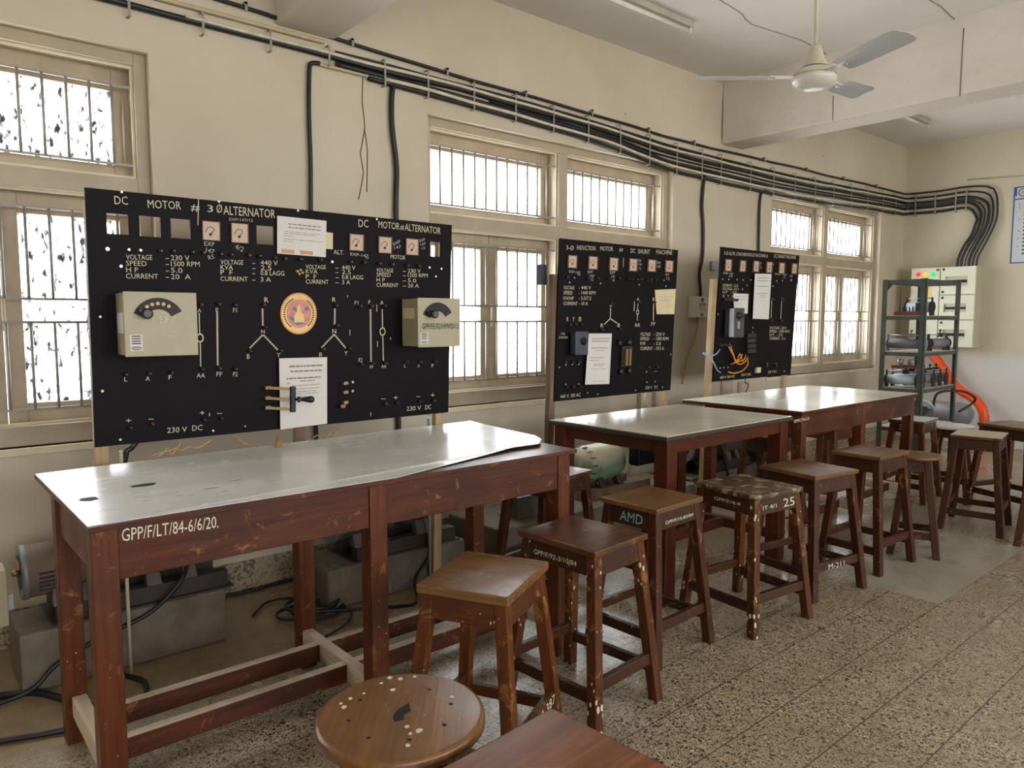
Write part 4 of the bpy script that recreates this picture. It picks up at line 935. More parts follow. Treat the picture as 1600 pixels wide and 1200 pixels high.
mb = MB()
for P in ([(1138, 541), (1146, 556), (1150, 566), (1157, 569), (1165, 564), (1168, 558)], [(1141, 540), (1149, 562), (1156, 560), (1160, 554)], [(1168, 561), (1168, 570), (1160, 579), (1148, 583), (1137, 581)], [(1142, 569), (1150, 566), (1162, 562), (1165, 555)], [(1150, 567), (1156, 553), (1160, 566)]):
    mb.tube(bw(P, [.02] + [.05] * (len(P) - 2) + [.02]), .0055, 6, 4)
tag(mb.build('patch_wire', 'orangewire'), 'tangle of orange patch wires on the lower left of the farthest board', 'wire')
mb = MB(); mb.tube(bw([(1125, 546), (1119, 553), (1108, 557), (1099, 553), (1100, 551), (1106, 557), (1114, 565), (1121, 579), (1126, 582)], [.02, .06, .1, .12, .12, .1, .08, .05, .02]), .005, 6, 4)
tag(mb.build('patch_wire', 'bluewire'), 'pale blue patch wire looping past the left edge of the farthest board', 'wire')

# ------------------------------------------------------------------ cables along the wall
tops = [(.3, 2.93), (1.95, 2.925), (2.9, 2.935), (4.1, 2.91), (5.0, 2.875), (6.95, 2.872), (9.2, 2.935), (9.6, 2.94)]
bots = [(.3, 2.85), (1.95, 2.835), (2.9, 2.81), (4.1, 2.766), (5.0, 2.668), (6.95, 2.654), (9.2, 2.728), (9.6, 2.735)]
up0 = [(.3, 3.06), (1.41, 3.04), (1.95, 3.003), (2.9, 2.972), (4.1, 2.96), (5.0, 2.93), (6.95, 2.956), (9.2, 2.985), (9.6, 2.985)]
def interp(t, y):
    for (a, b), (c, d) in zip(t, t[1:]):
        if y <= c: return b + (d - b) * max(0, (y - a)) / (c - a)
    return t[-1][1]
CW = WX + .006
def run(name, label, f, ya, yb, r, mat, end=None, wob=.004, seed=0, off=0.0):
    if mat == 'gconduit': off = .018
    rn = random.Random(seed); P = []; y = ya
    while y < yb: P.append((CW + r + off, y, f(y) + rn.uniform(-wob, wob))); y += .33
    P.append((CW + r + off, yb, f(yb)))
    if end: P += end
    return tag(MB().tube(P, r, 8, 3).build(name, mat), label, 'cable' if 'cable' in name else 'conduit', 'cables in the wall run' if 'cable' in name else 'conduits in the wall run')
rel = lambda s: (lambda y: interp(tops, y) * (1 - s) + interp(bots, y) * s)
FYc = FY - .02
def far_end(z0_, k):
    e = .042 * (5 - k)          # strands fan out before entering the box
    return [(-3.80, FYc, z0_), (-3.45, FYc, z0_ - .01), (-3.16, FYc, z0_), (-3.06 + e * .75, FYc - .01, z0_ - .06 - .012 * k), (-3.06 + e, FYc - .02, 2.66 - .02 * k), (-3.09 + e, FYc - .04, 2.48 - .01 * k), (-3.16 + e, FYc - .06, 2.30), (-3.20 + e * .95, 9.56, 2.16), (-3.21 + e * .95, 9.56, 2.05)]
run('power_cable', 'single black cable along the top of the wall run, above the bundle', lambda y: interp(up0, y), 1.25, 9.58, .0105, 'cable', far_end(2.985, 0), seed=1)
run('power_cable', 'thin black cable at the top of the wall bundle', rel(.04), 2.0, 9.58, .011, 'cable', far_end(2.93, 1), seed=2)
run('power_cable', 'thick black cable second from the top of the wall bundle', rel(.32), .55, 9.58, .0155, 'cable', far_end(2.87, 2), seed=3)
run('power_cable', 'thick black cable second from the bottom of the wall bundle', rel(.66), 2.0, 9.58, .0155, 'cable', far_end(2.81, 4), seed=4)
run('power_cable', 'thick black cable along the bottom of the wall bundle', rel(1.0), 2.2, 9.58, .015, 'cable', far_end(2.745, 5), seed=5)
run('power_cable', 'slim black cable hugging the wall between the two thickest cables', rel(.49), 3.1, 9.58, .008, 'cable', far_end(2.84, 3), seed=15, off=.0)
run('cable_conduit', 'cream pipe on the wall above the nearest window', lambda y: 2.966, -.8, 1.93, .012, 'conduit', seed=6, wob=.001)
run('cable_conduit', 'cream pipe in the upper gap of the wall bundle', rel(.18), 1.2, 9.58, .010, 'gconduit', [(-3.8, FYc, 2.90), (-3.17, FYc, 2.90)], seed=7)
run('cable_conduit', 'grey pipe in the lower gap of the wall bundle', rel(.83), 2.3, 9.58, .011, 'gconduit', [(-3.8, FYc, 2.775), (-3.17, FYc, 2.775)], seed=8)
run('cable_conduit', 'pale pipe crossing below the bundle between the two cable drops', lambda y: 2.842, 1.86, 2.37, .010, 'conduit', seed=9, wob=.001)
def drop(label, pts, r): return tag(MB().tube(pts, r, 8, 4).build('power_cable', 'cable'), label, 'cable', 'cable drops down the wall')
cx_ = CW + .016
drop('black cable dropping to the middle of the largest board', [(cx_, 1.90, 2.845), (cx_, 1.855, 2.835), (cx_, 1.84, 2.79), (cx_, 1.832, 2.55), (cx_, 1.835, 2.3), (cx_, 1.83, 2.0), (cx_, 1.83, 1.2), (cx_, 1.83, .35)], .012)
drop('thick black cable dropping to the right end of the largest board', [(cx_, 2.40, 2.83), (cx_, 2.36, 2.80), (cx_, 2.352, 2.6), (cx_, 2.38, 2.35), (cx_, 2.372, 2.1), (cx_, 2.37, 1.3), (cx_, 2.37, .45)], .016)
drop('black cable bending down to the white breaker box', [(cx_, 5.62, 2.70), (cx_, 5.50, 2.705), (cx_, 5.46, 2.66), (cx_, 5.435, 2.45), (cx_, 5.46, 2.25), (cx_, 5.46, 2.0), (cx_, 5.42, 1.85), (cx_, 5.44, 1.70), (cx_, 5.435, 1.64)], .014)
drop('black cable dropping behind the farthest board beside the far window', [(cx_, 6.50, 2.665), (cx_, 6.40, 2.66), (cx_, 6.355, 2.60), (cx_, 6.345, 2.4), (cx_, 6.35, 2.1), (cx_, 6.35, 1.6), (cx_, 6.35, 1.0)], .012)
# clips
clipm = None
ci = 0
for y in [.62, .95, 1.28, 1.62, 1.95, 2.3, 2.6, 2.95, 3.3, 3.65, 4.0, 4.35, 4.7, 5.05, 5.4, 5.68, 6.15, 6.55, 6.95, 7.35, 7.75, 8.15, 8.55, 8.95, 9.3]:
    za = (interp(bots, y) if y > 2.0 else interp(tops, y) - .06) - .022; zb2 = interp(tops, y) + .02
    m = MB(); m.box(WX + .0405, WX + .0425, y - .006, y + .006, za, zb2); m.box(WX, WX + .0425, y - .006, y + .006, za - .003, za); m.box(WX, WX + .0425, y - .006, y + .006, zb2, zb2 + .003)
    tag(m.build('cable_clip', 'clip'), 'thin metal strap clipping the cable bundle to the window wall', 'clip', 'straps on the wall cable bundle')
for y in [1.5, 2.1, 2.75, 3.4, 4.05, 4.7, 5.3, 6.4, 7.2, 8.0, 8.8]:
    z = interp(up0, y); m = MB(); m.box(WX, WX + .034, y - .007, y + .007, z + .012, z + .024); m.box(WX + .030, WX + .034, y - .007, y + .007, z - .02, z + .024)
    tag(m.build('cable_clip', 'clip'), 'small hook clip holding the single black cable above the bundle', 'clip', 'hook clips on the upper cable')
for x in (-3.72, -3.5, -3.28, -3.17):
    m = MB(); m.box(x - .008, x + .008, FY - .052, FY - .049, 2.71, 2.96); m.box(x - .008, x + .008, FY - .05, FY, 2.707, 2.71); m.box(x - .008, x + .008, FY - .05, FY, 2.96, 2.963)
    tag(m.build('cable_clip', 'clip'), 'metal strap clipping the cable bundle to the far wall', 'clip', 'straps on the far wall bundle')

# ------------------------------------------------------------------ wall fittings
MC = thing('breaker_box', 'small white breaker box on the window wall beside the farthest board', 'breaker box', (WX, 5.42, 1.48))
a = onx(1083, 478, WX + .05).y; b = onx(1105, 478, WX + .05).y; zt_, zb_ = onx(1094, 463, WX + .05).z, onx(1094, 496, WX + .05).z
MB().box(WX, WX + .05, a, b, zb_, zt_).build('body', 'dbox', MC, .004)
wy = b - a; hz = zt_ - zb_
MB().lathe((WX + .05, a + wy * .65, zb_ + hz * .83), (1, 0, 0), [(0, .02), (.003, .02)], 14).build('badge', 'posterblue', MC)
MB().box(WX + .0502, WX + .056, a + wy * .45, b - wy * .12, zb_ + hz * .55, zb_ + hz * .68).build('switch_toggle', 'orangewire', MC)
MB().box(WX + .0502, WX + .054, a + wy * .5, b - wy * .12, zb_ + hz * .40, zb_ + hz * .52).build('breaker', 'silver', MC)
MB().box(WX + .0502, WX + .053, a + wy * .55, b - wy * .3, zb_ + hz * .06, zb_ + hz * .2).build('label', 'grayink', MC)
a = onx(1113, 415, WX + .03).y; b = onx(1122, 415, WX + .03).y
tag(MB().box(WX, WX + .03, a, b, onx(1117, 423, WX + .03).z, onx(1117, 408, WX + .03).z).build('junction_box', 'silver', None, .004), 'small grey junction box on the wall at the top left of the farthest board', 'junction box')
tag(MB().tube([(CW + .005, 5.43, 1.47), (CW + .005, 5.40, 1.3), (CW + .005, 5.30, 1.15), (CW + .005, 5.22, .9)], .006, 6, 4).build('thin_wire', 'yellowwire'), 'thin tan wire hanging from the white breaker box', 'wire')
# sockets below farthest board
for i, (x, y) in enumerate(((1136, 605), (1162, 606))):
    p = onx(x, y, WX + .01); S_ = thing('power_socket', ('left' if i == 0 else 'right') + ' recessed brown socket box on the wall under the farthest board', 'socket', p, 0, 'socket boxes under the farthest board')
    MB().box(WX, WX + .012, p.y - .09, p.y + .09, p.z - .06, p.z + .06).build('frame', 'frame', S_, .003)
    MB().box(WX + .0121, WX + .016, p.y - .07, p.y + .07, p.z - .045, p.z + .045).build('plate', 'meter', S_)

# distribution board on the far wall
DF = 9.42
D = thing('distribution_board', 'ivory electrical distribution board with red, amber and green lamps on the far wall', 'distribution board', (-3.3, FY, 1.1))
xL, xM, xR, zB, zT = -3.655, -3.335, -2.968, 1.135, 2.062
MB().box(xL, xM - .003, DF + .03, FY - .0015, zB, zT).build('body', 'dbside', D, .004)
MB().box(xM + .003, xR, DF + .03, FY - .0015, zB, zT).build('body', 'dbside', D, .004)
MB().box(xL, xM - .006, DF, DF + .029, zB + .1, zT).build('door', 'dbox', D, .004)
for i, (pa, pb) in enumerate(((1, .655), (.648, .345), (.338, 0))):
    z1_, z0_ = zB + (zT - zB) * pa - .003, zB + (zT - zB) * pb + .003
    d_ = MB(); hz = z1_ - z0_; wy = xR - xM
    ax, bx_, az, bz = xM + wy * .14, xM + wy * .78, z0_ + hz * .30, z0_ + hz * .66
    d_.box(xM + .004, xR, DF, DF + .029, z0_, az); d_.box(xM + .004, xR, DF, DF + .029, bz, z1_); d_.box(xM + .004, ax, DF, DF + .029, az, bz); d_.box(bx_, xR, DF, DF + .029, az, bz)
    o = d_.build('door', 'dbox', D)
    MB().box(ax, bx_, DF + .024, DF + .029, az, bz).build('recess', 'dbside', o)
    m = MB()
    for k in range(11): m.box(ax + .012 + k * (bx_ - ax - .02) / 11, ax + .012 + (k + .72) * (bx_ - ax - .02) / 11, DF + .008, DF + .0235, az + hz * .12, az + hz * .22)
    m.build('breaker_row', 'ink', o)
    m = MB()
    for zz in ((z1_ - .025, z0_ + .03) if i != 1 else (z1_ - .025,)): m.lathe((xM + .035, DF, zz), (0, -1, 0), [(0, .014), (.006, .014), (.01, .008)], 12)
    m.build('latch', 'black_plastic', o)
MB().lathe((xM - .03, DF, zT - .03), (0, -1, 0), [(0, .014), (.006, .014), (.01, .008)], 12).build('latch', 'black_plastic', D)
for x, mt in ((1435, 'red_lamp'), (1446.5, 'amber_lamp'), (1458, 'green_lamp')):
    p = ony(x, 429, DF); MB().lathe(p, (0, -1, 0), [(0, .026), (.008, .026), (.014, .02), (.02, .008)], 16).build('indicator_lamp', mt, D)
p = ony(1437, 465, DF); q = ony(1456, 447, DF)
MB().box(p.x, q.x, DF - .001, DF - .0002, p.z, q.z).build('warning_label', 'yellowlabel', D)

# poster
p = ony(1586, 292, FY); q = ony(1578, 412, FY)
PO = thing('poster', 'white poster with blue border, round emblem and numbered lines on the far wall', 'poster', (-2.4, FY, q.z))
xa, xb_, za, zb_ = -2.71, -2.05, 2.08, 2.92
MB().box(xa, xb_, FY - .006, FY - .0005, za, zb_).build('sheet', 'poster', PO)
m = MB(); bw_ = .012
for a_ in ((xa, xb_, za, za + bw_), (xa, xb_, zb_ - bw_, zb_), (xa, xa + bw_, za + bw_, zb_ - bw_), (xb_ - bw_, xb_, za + bw_, zb_ - bw_), (xa + bw_, xb_ - bw_, zb_ - .142, zb_ - .128)): m.box(a_[0], a_[1], FY - .0075, FY - .006, a_[2], a_[3])
m.box(xa + bw_, xa + .03, FY - .0075, FY - .006, zb_ - .10, zb_ - bw_); m.build('border', 'posterblue', PO)
MB().lathe((xa + .088, FY - .006, zb_ - .065), (0, -1, 0), [(0, .046), (.0015, .046)], 28).build('emblem_ring', 'posterblue', PO)
MB().lathe((xa + .088, FY - .0076, zb_ - .065), (0, -1, 0), [(0, .036), (.001, .036)], 28).build('emblem_disc', 'poster', PO)
MB().poly([V((xa + .088 + x, FY - .0088, zb_ - .065 + z)) for x, z in ((-.02, -.02), (.02, -.02), (.012, .005), (.022, .012), (0, .026), (-.022, .012), (-.012, .005))], (0, -1, 0), .0006).build('emblem_figure', 'gold', PO)
m = MB(); zz = zb_ - .20; rn = random.Random(5)
for k, nl in enumerate((1, 3, 3, 2, 2, 3)):
    m.text('%d.' % (k + 1), V((xa + .055, FY - .0055, zz)), V((xa + .078, FY - .0055, zz)), .022, (0, -1, 0))
    for j in range(nl):
        x = xa + .105
        while x < xb_ - .06:
            e = min(xb_ - .04, x + rn.uniform(.03, .09)); m.box(x, e, FY - .0075, FY - .006, zz + .003, zz + .017); x = e + .012
        zz -= .042
m.build('printed_line', 'ink', PO, recalc=False)
tag(MB().tube([ony(1512, 281, FY - .008), ony(1560, 278, FY - .008), ony(1600, 275, FY - .008), ony(1660, 271, FY - .008)], .007, 6, 1).build('thin_conduit', 'conduit'), 'thin conduit running above the poster on the far wall', 'conduit')

# ------------------------------------------------------------------ ceiling fan and tube battens
HX, HY = -1.977, 3.752
F = thing('ceiling_fan', 'white three-bladed ceiling fan hanging on a long rod', 'ceiling fan', (HX, HY, 2.66))
MB().cyl((HX, HY, 2.86), (HX, HY, CZ - .05), .013, seg=14).build('rod', 'fanrod', F)
MB().lathe((HX, HY, CZ - .09), (0, 0, 1), [(0, .02), (.02, .05), (.09, .062)], 20).build('ceiling_cup', 'fanrod', F)
MB().lathe((HX, HY, 2.752), (0, 0, 1), [(0, .068), (.02, .062), (.05, .045), (.085, .036), (.105, .030), (.118, .014)], 28).build('canopy', 'fanrod', F)
MB().lathe((HX, HY, 2.645), (0, 0, 1), [(0, .02), (.004, .06), (.018, .092), (.035, .108), (.052, .112), (.062, .106), (.075, .102), (.09, .10), (.1, .075), (.108, .05)], 36).build('motor_housing', 'fan', F)
MB().lathe((HX, HY, 2.705), (0, 0, 1), [(0, .113), (.006, .1135), (.008, .112)], 36).build('trim_ring', 'conduit', F)
def blade(px, py, z):
    t = onz(px, py, z); d = V((t.x - HX, t.y - HY, 0)); L = d.length; d.normalize(); s = V((-d.y, d.x, 0)); o = V((HX, HY, z))
    tl = math.tan(R(11)); m = MB()
    prof = [(.20, .052), (.24, .062), (.36, .066), (L - .05, .070), (L - .015, .064), (L, .048)]
    up = []; dn = []
    for r, hw in prof: up.append(o + d * r + s * hw - V((0, 0, hw * tl))); dn.append(o + d * r - s * hw + V((0, 0, hw * tl)))
    rib1 = [(a * .62 + b * .38) + V((0, 0, .004)) for a, b in zip(up, dn)]; rib2 = [(a * .38 + b * .62) + V((0, 0, .004)) for a, b in zip(up, dn)]
    for th in (0, -.003):
        pass
    rows = [up, rib1, rib2, dn]; vt = [[m.bm.verts.new(p) for p in r] for r in rows]; vb = [[m.bm.verts.new(p - V((0, 0, .0025))) for p in r] for r in rows]
    n = len(prof)
    for i in range(3):
        for j in range(n - 1):
            m.bm.faces.new((vt[i][j], vt[i][j + 1], vt[i + 1][j + 1], vt[i + 1][j])); m.bm.faces.new((vb[i][j], vb[i + 1][j], vb[i + 1][j + 1], vb[i][j + 1]))
    for i in (0, 3):
        for j in range(n - 1): m.bm.faces.new((vt[i][j], vt[i][j + 1], vb[i][j + 1], vb[i][j]))
    for j in (0, n - 1):
        for i in range(3): m.bm.faces.new((vt[i][j], vt[i + 1][j], vb[i + 1][j], vb[i][j]))
    b = m.build('blade', 'fanblade', F)
    m = MB(); m.beam(o + d * .09 + V((0, 0, .004)), o + d * .235 + V((0, 0, .004)), .036, .005)
    for r in (.21, .228): m.cyl(o + d * r + s * .01, o + d * r + s * .01 - V((0, 0, .008)), .005, seg=8)
    m.build('blade_bracket', 'fan', b)
blade(1087, 122, 2.70); blade(1418, 52, 2.70); blade(1352, 146, 2.70)
for lab, a, b, zc in (('tube light batten on the ceiling of the near bay', onz(905, -34, CZ - .03), onz(1078, 42, CZ - .03), CZ), ('tube light batten on the ceiling beyond the far beam', onz(1412, 176, CZ + .0), onz(1454, 192, CZ + .0), CZ + .03)):
    b = V((a.x, b.y, b.z)); B_ = thing('tube_light', lab, 'tube light', (a + b) / 2)
    MB().box(a.x - .022, a.x + .022, a.y, b.y, zc - .045, zc - .001).build('batten', 'tube', B_, .004)
    MB().cyl((a.x, a.y + .03, zc - .068), (a.x, b.y - .03, zc - .068), .013, seg=12).build('tube', 'white_top', B_)
    for yy in (a.y + .02, b.y - .02): MB().box(a.x - .012, a.x + .012, yy - .012, yy + .012, zc - .085, zc - .045).build('end_holder', 'fan', B_)

# ------------------------------------------------------------------ metal rack with its load
RKx0, RKx1, RKy0, RKy1, RKz = -3.11, -2.72, 7.36, 8.24, 1.835
K = thing('metal_rack', 'green slotted-angle rack loaded with instruments in the far corner', 'rack', ((RKx0 + RKx1) / 2, (RKy0 + RKy1) / 2, 0))
for x, s in ((RKx0, 1), (RKx1, -1)):
    for y, t in ((RKy0, 1), (RKy1, -1)):
        m = MB(); m.box(min(x, x + s * .045), max(x, x + s * .045), min(y, y + t * .004), max(y, y + t * .004), 0, RKz); m.box(min(x, x + s * .004), max(x, x + s * .004), min(y, y + t * .045), max(y, y + t * .045), 0, RKz)
        m.build('post', 'rack', K)
fz = [onx(1445, 493, RKx1).z, onx(1440, 551, RKx1).z, onx(1437, 609, RKx1).z, .42]
for z in [RKz] + fz:
    m = MB(); m.box(RKx0 + .005, RKx1 - .005, RKy0 + .005, RKy1 - .005, z - .004, z)
    if z < RKz: m.build('shelf', 'shelf', K)
    else: m.bm.free()
    m = MB()
    m.box(RKx0 + .004, RKx1 - .004, RKy0 + .0045, RKy0 + .0065, z - .04, z - .004); m.box(RKx0 + .004, RKx1 - .004, RKy1 - .0065, RKy1 - .0045, z - .04, z - .004)
    m.box(RKx0 + .0045, RKx0 + .0065, RKy0 + .007, RKy1 - .007, z - .04, z - .004); m.box(RKx1 - .0065, RKx1 - .0045, RKy0 + .007, RKy1 - .007, z - .04, z - .004); m.build('shelf_rail', 'rack', K)
m = MB()
for x, s in ((RKx0 + .007, 1), (RKx1 - .007, -1)): m.poly([V((x, RKy0 + .008, RKz - .04)), V((x + s * .09, RKy0 + .008, RKz - .04)), V((x, RKy0 + .008, RKz - .15))], (0, 1, 0), .003)
m.build('gusset', 'rack', K)
def rheostat(label, c, ax, L, r, mat, endmat='black', extra=True):
    """slide rheostat: ceramic tube between end brackets with a slider rod"""
    c = V(c); ax = V(ax).normalized(); s = V((-ax.y, ax.x, 0)); T_ = thing('rheostat', label, 'rheostat', c, 0, 'rheostats on the metal rack')
    z = V((0, 0, 1)); o = c + z * (r + .03)
    MB().cyl(o - ax * (L / 2 - .02), o + ax * (L / 2 - .02), r, seg=20).build('tube', mat, T_)
    for sg in (-1, 1):
        e = o + ax * sg * (L / 2 - .01); m = MB(); m.lathe(e - ax * .006, ax, [(0, r * 1.12), (.012, r * 1.12)], 16); m.beam(e - z * (r + .03) , e + z * (r + .02), .016, r * 1.3, ax) if False else m.frame(e - s * r * .8 - z * (r + .03) - ax * .005, s, z, ax, r * 1.6, .05, .01)
        m.frame(e - s * .012 + z * r * .9 - ax * .004, s, z, ax, .024, .05, .008); m.build('end_bracket', endmat, T_)
    MB().cyl(o + z * (r + .035) - ax * (L / 2 - .01), o + z * (r + .035) + ax * (L / 2 - .01), .006, seg=10).build('slider_rod', 'silver', T_)
    m = MB(); q = o + z * (r + .035) + ax * L * .12; m.frame(q - ax * .025 - s * .018 - z * .022, ax, s, z, .05, .036, .04); m.lathe(q + z * .018, z, [(0, .006), (.02, .006), (.022, .014), (.035, .012)], 12); m.build('slider', endmat, T_)
    return T_
xm = (RKx0 + RKx1) / 2
s1_, s2_, s3_, s4_ = fz
G = thing('electrical_instrument', 'red-brown wooden base with black pegs on the upper rack shelf', 'instrument', (-2.92, 7.55, s1_))
MB().box(-3.02, -2.78, 7.42, 7.52, s1_ + .001, s1_ + .04).build('base', 'redboard', G, .003)
for k in range(6): MB().cyl((-2.99 + k * .03, 7.47, s1_ + .04), (-2.99 + k * .03, 7.47, s1_ + .085), .006, seg=8).build('peg', 'black_plastic', G)
MB().box(-2.84, -2.80, 7.45, 7.50, s1_ + .04, s1_ + .12).build('knob_block', 'black_plastic', G)
rheostat('pale blue rheostat with dark end on the upper rack shelf', (-2.87, 7.62, s1_ + .001), (1, -.12, 0), .26, .05, 'ltblue')
rheostat('long grey rheostat along the front of the middle rack shelf', (-2.915, 7.47, s2_ + .001), (1, 0, 0), .36, .045, 'rheo', 'rheo')
rheostat('grey rheostat with black sliders at the right end of the middle rack shelf', (-2.80, 7.92, s2_ + .001), (.05, 1, 0), .42, .045, 'rheo', 'black')
rheostat('pale blue rheostat at the front of the lower loaded rack shelf', (-2.93, 7.44, s3_ + .001), (1, 0, 0), .30, .045, 'ltblue')
rheostat('pale blue rheostat second from the front of the lower loaded rack shelf', (-2.93, 7.58, s3_ + .001), (1, 0, 0), .30, .045, 'ltblue')
for i, yy in enumerate((7.76, 7.92, 8.08)):
    rheostat(('first', 'second', 'third')[i] + ' black-ended rheostat from the left at the back right of the lower loaded rack shelf', (-2.89, yy, s3_ + .001), (1, 0, 0), .28, .045, 'rheo')
G = thing('wooden_panel', 'brown plank with two silver knobs lying across pale blue rheostats', 'instrument', (-2.92, 7.5, s3_ + .185))
MB().box(-3.03, -2.78, 7.43, 7.60, s3_ + .183, s3_ + .21).build('plank', 'redboard', G, .003)
for x in (-2.97, -2.88): MB().lathe((x, 7.50, s3_ + .21), (0, 0, 1), [(0, .018), (.03, .026), (.055, .03), (.06, .02)], 16).build('knob', 'silver', G)
G = thing('stabiliser', 'grey-green metal apparatus with curved pale blue handle on the lowest rack shelf', 'instrument', (-2.9, 7.75, s4_))
MB().quadbox([(-3.0, 7.45, s4_ + .001), (-2.76, 7.45, s4_ + .001), (-2.76, 7.8, s4_ + .001), (-3.0, 7.8, s4_ + .001), (-3.0, 7.5, s4_ + .10), (-2.76, 7.5, s4_ + .10), (-2.76, 7.8, s4_ + .18), (-3.0, 7.8, s4_ + .18)]).build('case', 'rack', G, .006)
MB().tube([(-2.95, 7.55, s4_ + .12), (-2.95, 7.52, s4_ + .22), (-2.86, 7.52, s4_ + .27), (-2.76, 7.6, s4_ + .25), (-2.74, 7.72, s4_ + .18), (-2.8, 7.78, s4_ + .165)], .014, 10, 5).build('handle', 'ltblue', G)
tag(MB().tube([(-2.80, 7.9, s4_ + .16), (-2.80, 8.0, s4_ + .30), (-2.66, 8.2, s4_ + .32), (-2.58, 8.35, s4_ + .25), (-2.62, 8.4, s4_ + .18), (-2.70, 8.3, s4_ + .10)], .012, 8, 5).build('thick_cable', 'cable'), 'thick black cable curling out of the right side of the rack', 'cable')
q = ony(1490, 651, 8.9)
G = thing('grey_drum', 'grey drum lying on its side behind the rack, against the far wall', 'drum', (q.x, 8.95, 0))
MB().lathe((q.x - .25, 8.95, .42), (1, 0, 0), [(0, .10), (.02, .13), (.30, .13), (.38, .11), (.42, .05)], 24).build('body', 'rheo', G)
for x in (q.x - .18, q.x + .06): MB().box(x - .02, x + .02, 8.87, 9.03, 0, .30).build('leg', 'rack', G)
OH = [V((ony(1452, 535, 9.5).x, 9.5, 1.13)), ony(1457, 552, 9.5), ony(1475, 578, 9.48), ony(1497, 607, 9.46), ony(1522, 623, 9.44), ony(1536, 642, 9.42), ony(1538, 670, 9.42), ony(1538, 700, 9.42)]
OH.append(V((OH[-1].x, 9.42, 0.0)))
tag(MB().tube(OH, .052, 14, 5).build('corrugated_hose', 'orange'), 'thick orange hose curving from the distribution board to the floor', 'hose')

# ------------------------------------------------------------------ machines on plinths behind the tables
def plinth(label, x0_, x1_, y0_, y1_, h): return tag(MB().box(x0_, x1_, y0_, y1_, 0, h).build('concrete_plinth', 'concrete', None, .012), label, 'plinth', 'machine plinths along the wall')
plinth('grey concrete plinth carrying the dusty motor at the left', -3.62, -3.3, .335, 1.12, .24)
plinth('grey concrete plinth under the middle of the nearest table', -3.66, -3.3, 1.62, 2.47, .205)
plinth('pale concrete plinth behind the right end of the nearest table', -3.62, -3.12, 2.58, 4.45, .27)
plinth('concrete plinth behind the farthest table', -3.66, -3.32, 4.65, 6.1, .24)
def mgset(label, x, y0_, y1_, zbase, r, m1, m2, rim='motorrim', split=.5, box_y=None):
    G = thing('motor_generator', label, 'motor', (x, (y0_ + y1_) / 2, zbase))
    zc = zbase + .075 + r + .02
    m = MB(); m.box(x - .13, x - .07, y0_ + .1, y1_, zbase + .001, zbase + .075); m.box(x + .07, x + .13, y0_ + .1, y1_, zbase + .001, zbase + .075); m.box(x - .15, x + .15, y0_ + .08, y1_ + .02, zbase + .0005, zbase + .008); m.build('base_frame', 'steelbase', G)
    ym = y0_ + (y1_ - y0_) * split
    a = MB().lathe((x, y0_, zc), (0, 1, 0), [(0, r * .70), (.002, r * .97), (.012, r), (.02, r * 1.01), (.022, r * .98), (ym - y0_ - .05, r * .98), (ym - y0_ - .02, r * .8), (ym - y0_, r * .3)], 32).build('motor_body', m1, G)
    mm = MB()
    for k in range(5):
        z = zc + r * .1 - k * r * .17; xx = x + math.sqrt(max(0, r * r - (z - zc) ** 2)); mm.box(xx - .012, xx + .004, y0_ + .05, y0_ + .14, z - .004, z + .004)
    mm.build('vent_slot', 'black', a)
    MB().lathe((x, y0_ - .004, zc), (0, 1, 0), [(0, r * 1.0), (.02, r * 1.04)], 32).build('end_ring', rim, a)
    MB().lathe((x, y0_ - .0045, zc), (0, 1, 0), [(0, r * .68), (.001, r * .68)], 28).build('end_opening', 'black', a)
    m = MB(); m.lathe((x, y0_ - .03, zc), (0, 1, 0), [(0, .012), (.024, .014)], 12); m.box(x - .03, x + .03, y0_ - .02, y0_ - .006, zc + .02, zc + .05); m.build('brush_gear', 'brass', a)
    b = MB().lathe((x, ym + .06, zc), (0, 1, 0), [(0, r * .4), (.01, r * .85), (.05, r * .95), (y1_ - ym - .12, r * .95), (y1_ - ym - .08, r * .7), (y1_ - ym - .06, r * .3)], 32).build('generator_body', m2, G)
    MB().cyl((x, ym - .01, zc), (x, ym + .07, zc), .03, seg=14).build('coupling', 'steelbase', G)
    for yy in (y0_ + .12, ym - .1, ym + .14, y1_ - .16):
        for sx_ in (-1, 1): MB().hexa((x + sx_ * .10, yy, zbase + .075), (x + sx_ * .07, yy, zc - r * .6), (.05, .06), (.04, .05)).build('foot', m2, G)
    yy = box_y or (y0_ + .2); MB().box(x - .05, x + .05, yy - .06, yy + .06, zc + r * .93, zc + r + .06).build('terminal_box', m2, G, .004)
    return G
mgset('dusty brown motor set on the left plinth behind the nearest table', -3.46, .37, 1.14, .24, .108, 'motor', 'machine', split=.42)
mgset('black motor set under the middle of the nearest table', -3.46, 1.70, 2.42, .205, .115, 'machine', 'machine', split=.5)
MB().box(-3.36, -3.355, 2.0, 2.001, .3, .301).bm.free()
GM = thing('electric_motor', 'green-bellied cream motor on the pale plinth, seen under the middle table', 'motor', (-3.42, 3.75, .27))
MB().lathe((-3.42, 3.52, .475), (0, 1, 0), [(0, .06), (.004, .118), (.03, .125), (.05, .128), (.28, .13), (.34, .115), (.375, .07), (.385, .02)], 32).build('motor_body', 'greenmotor', GM)
m = MB()
for k in range(9):
    a = R(-90 + k * 24); m.beam((-3.42 + .123 * math.cos(a), 3.524, .475 + .123 * math.sin(a)), (-3.42 + .127 * math.cos(a), 3.56, .475 + .127 * math.sin(a)), .02, .004)
m.build('cooling_grille', 'black', GM)
for yy in (3.62, 3.80):
    for s in (-1, 1): MB().hexa((-3.42 + s * .11, yy, .33), (-3.42 + s * .07, yy, .40), (.05, .05)).build('foot', 'steelbase', GM)
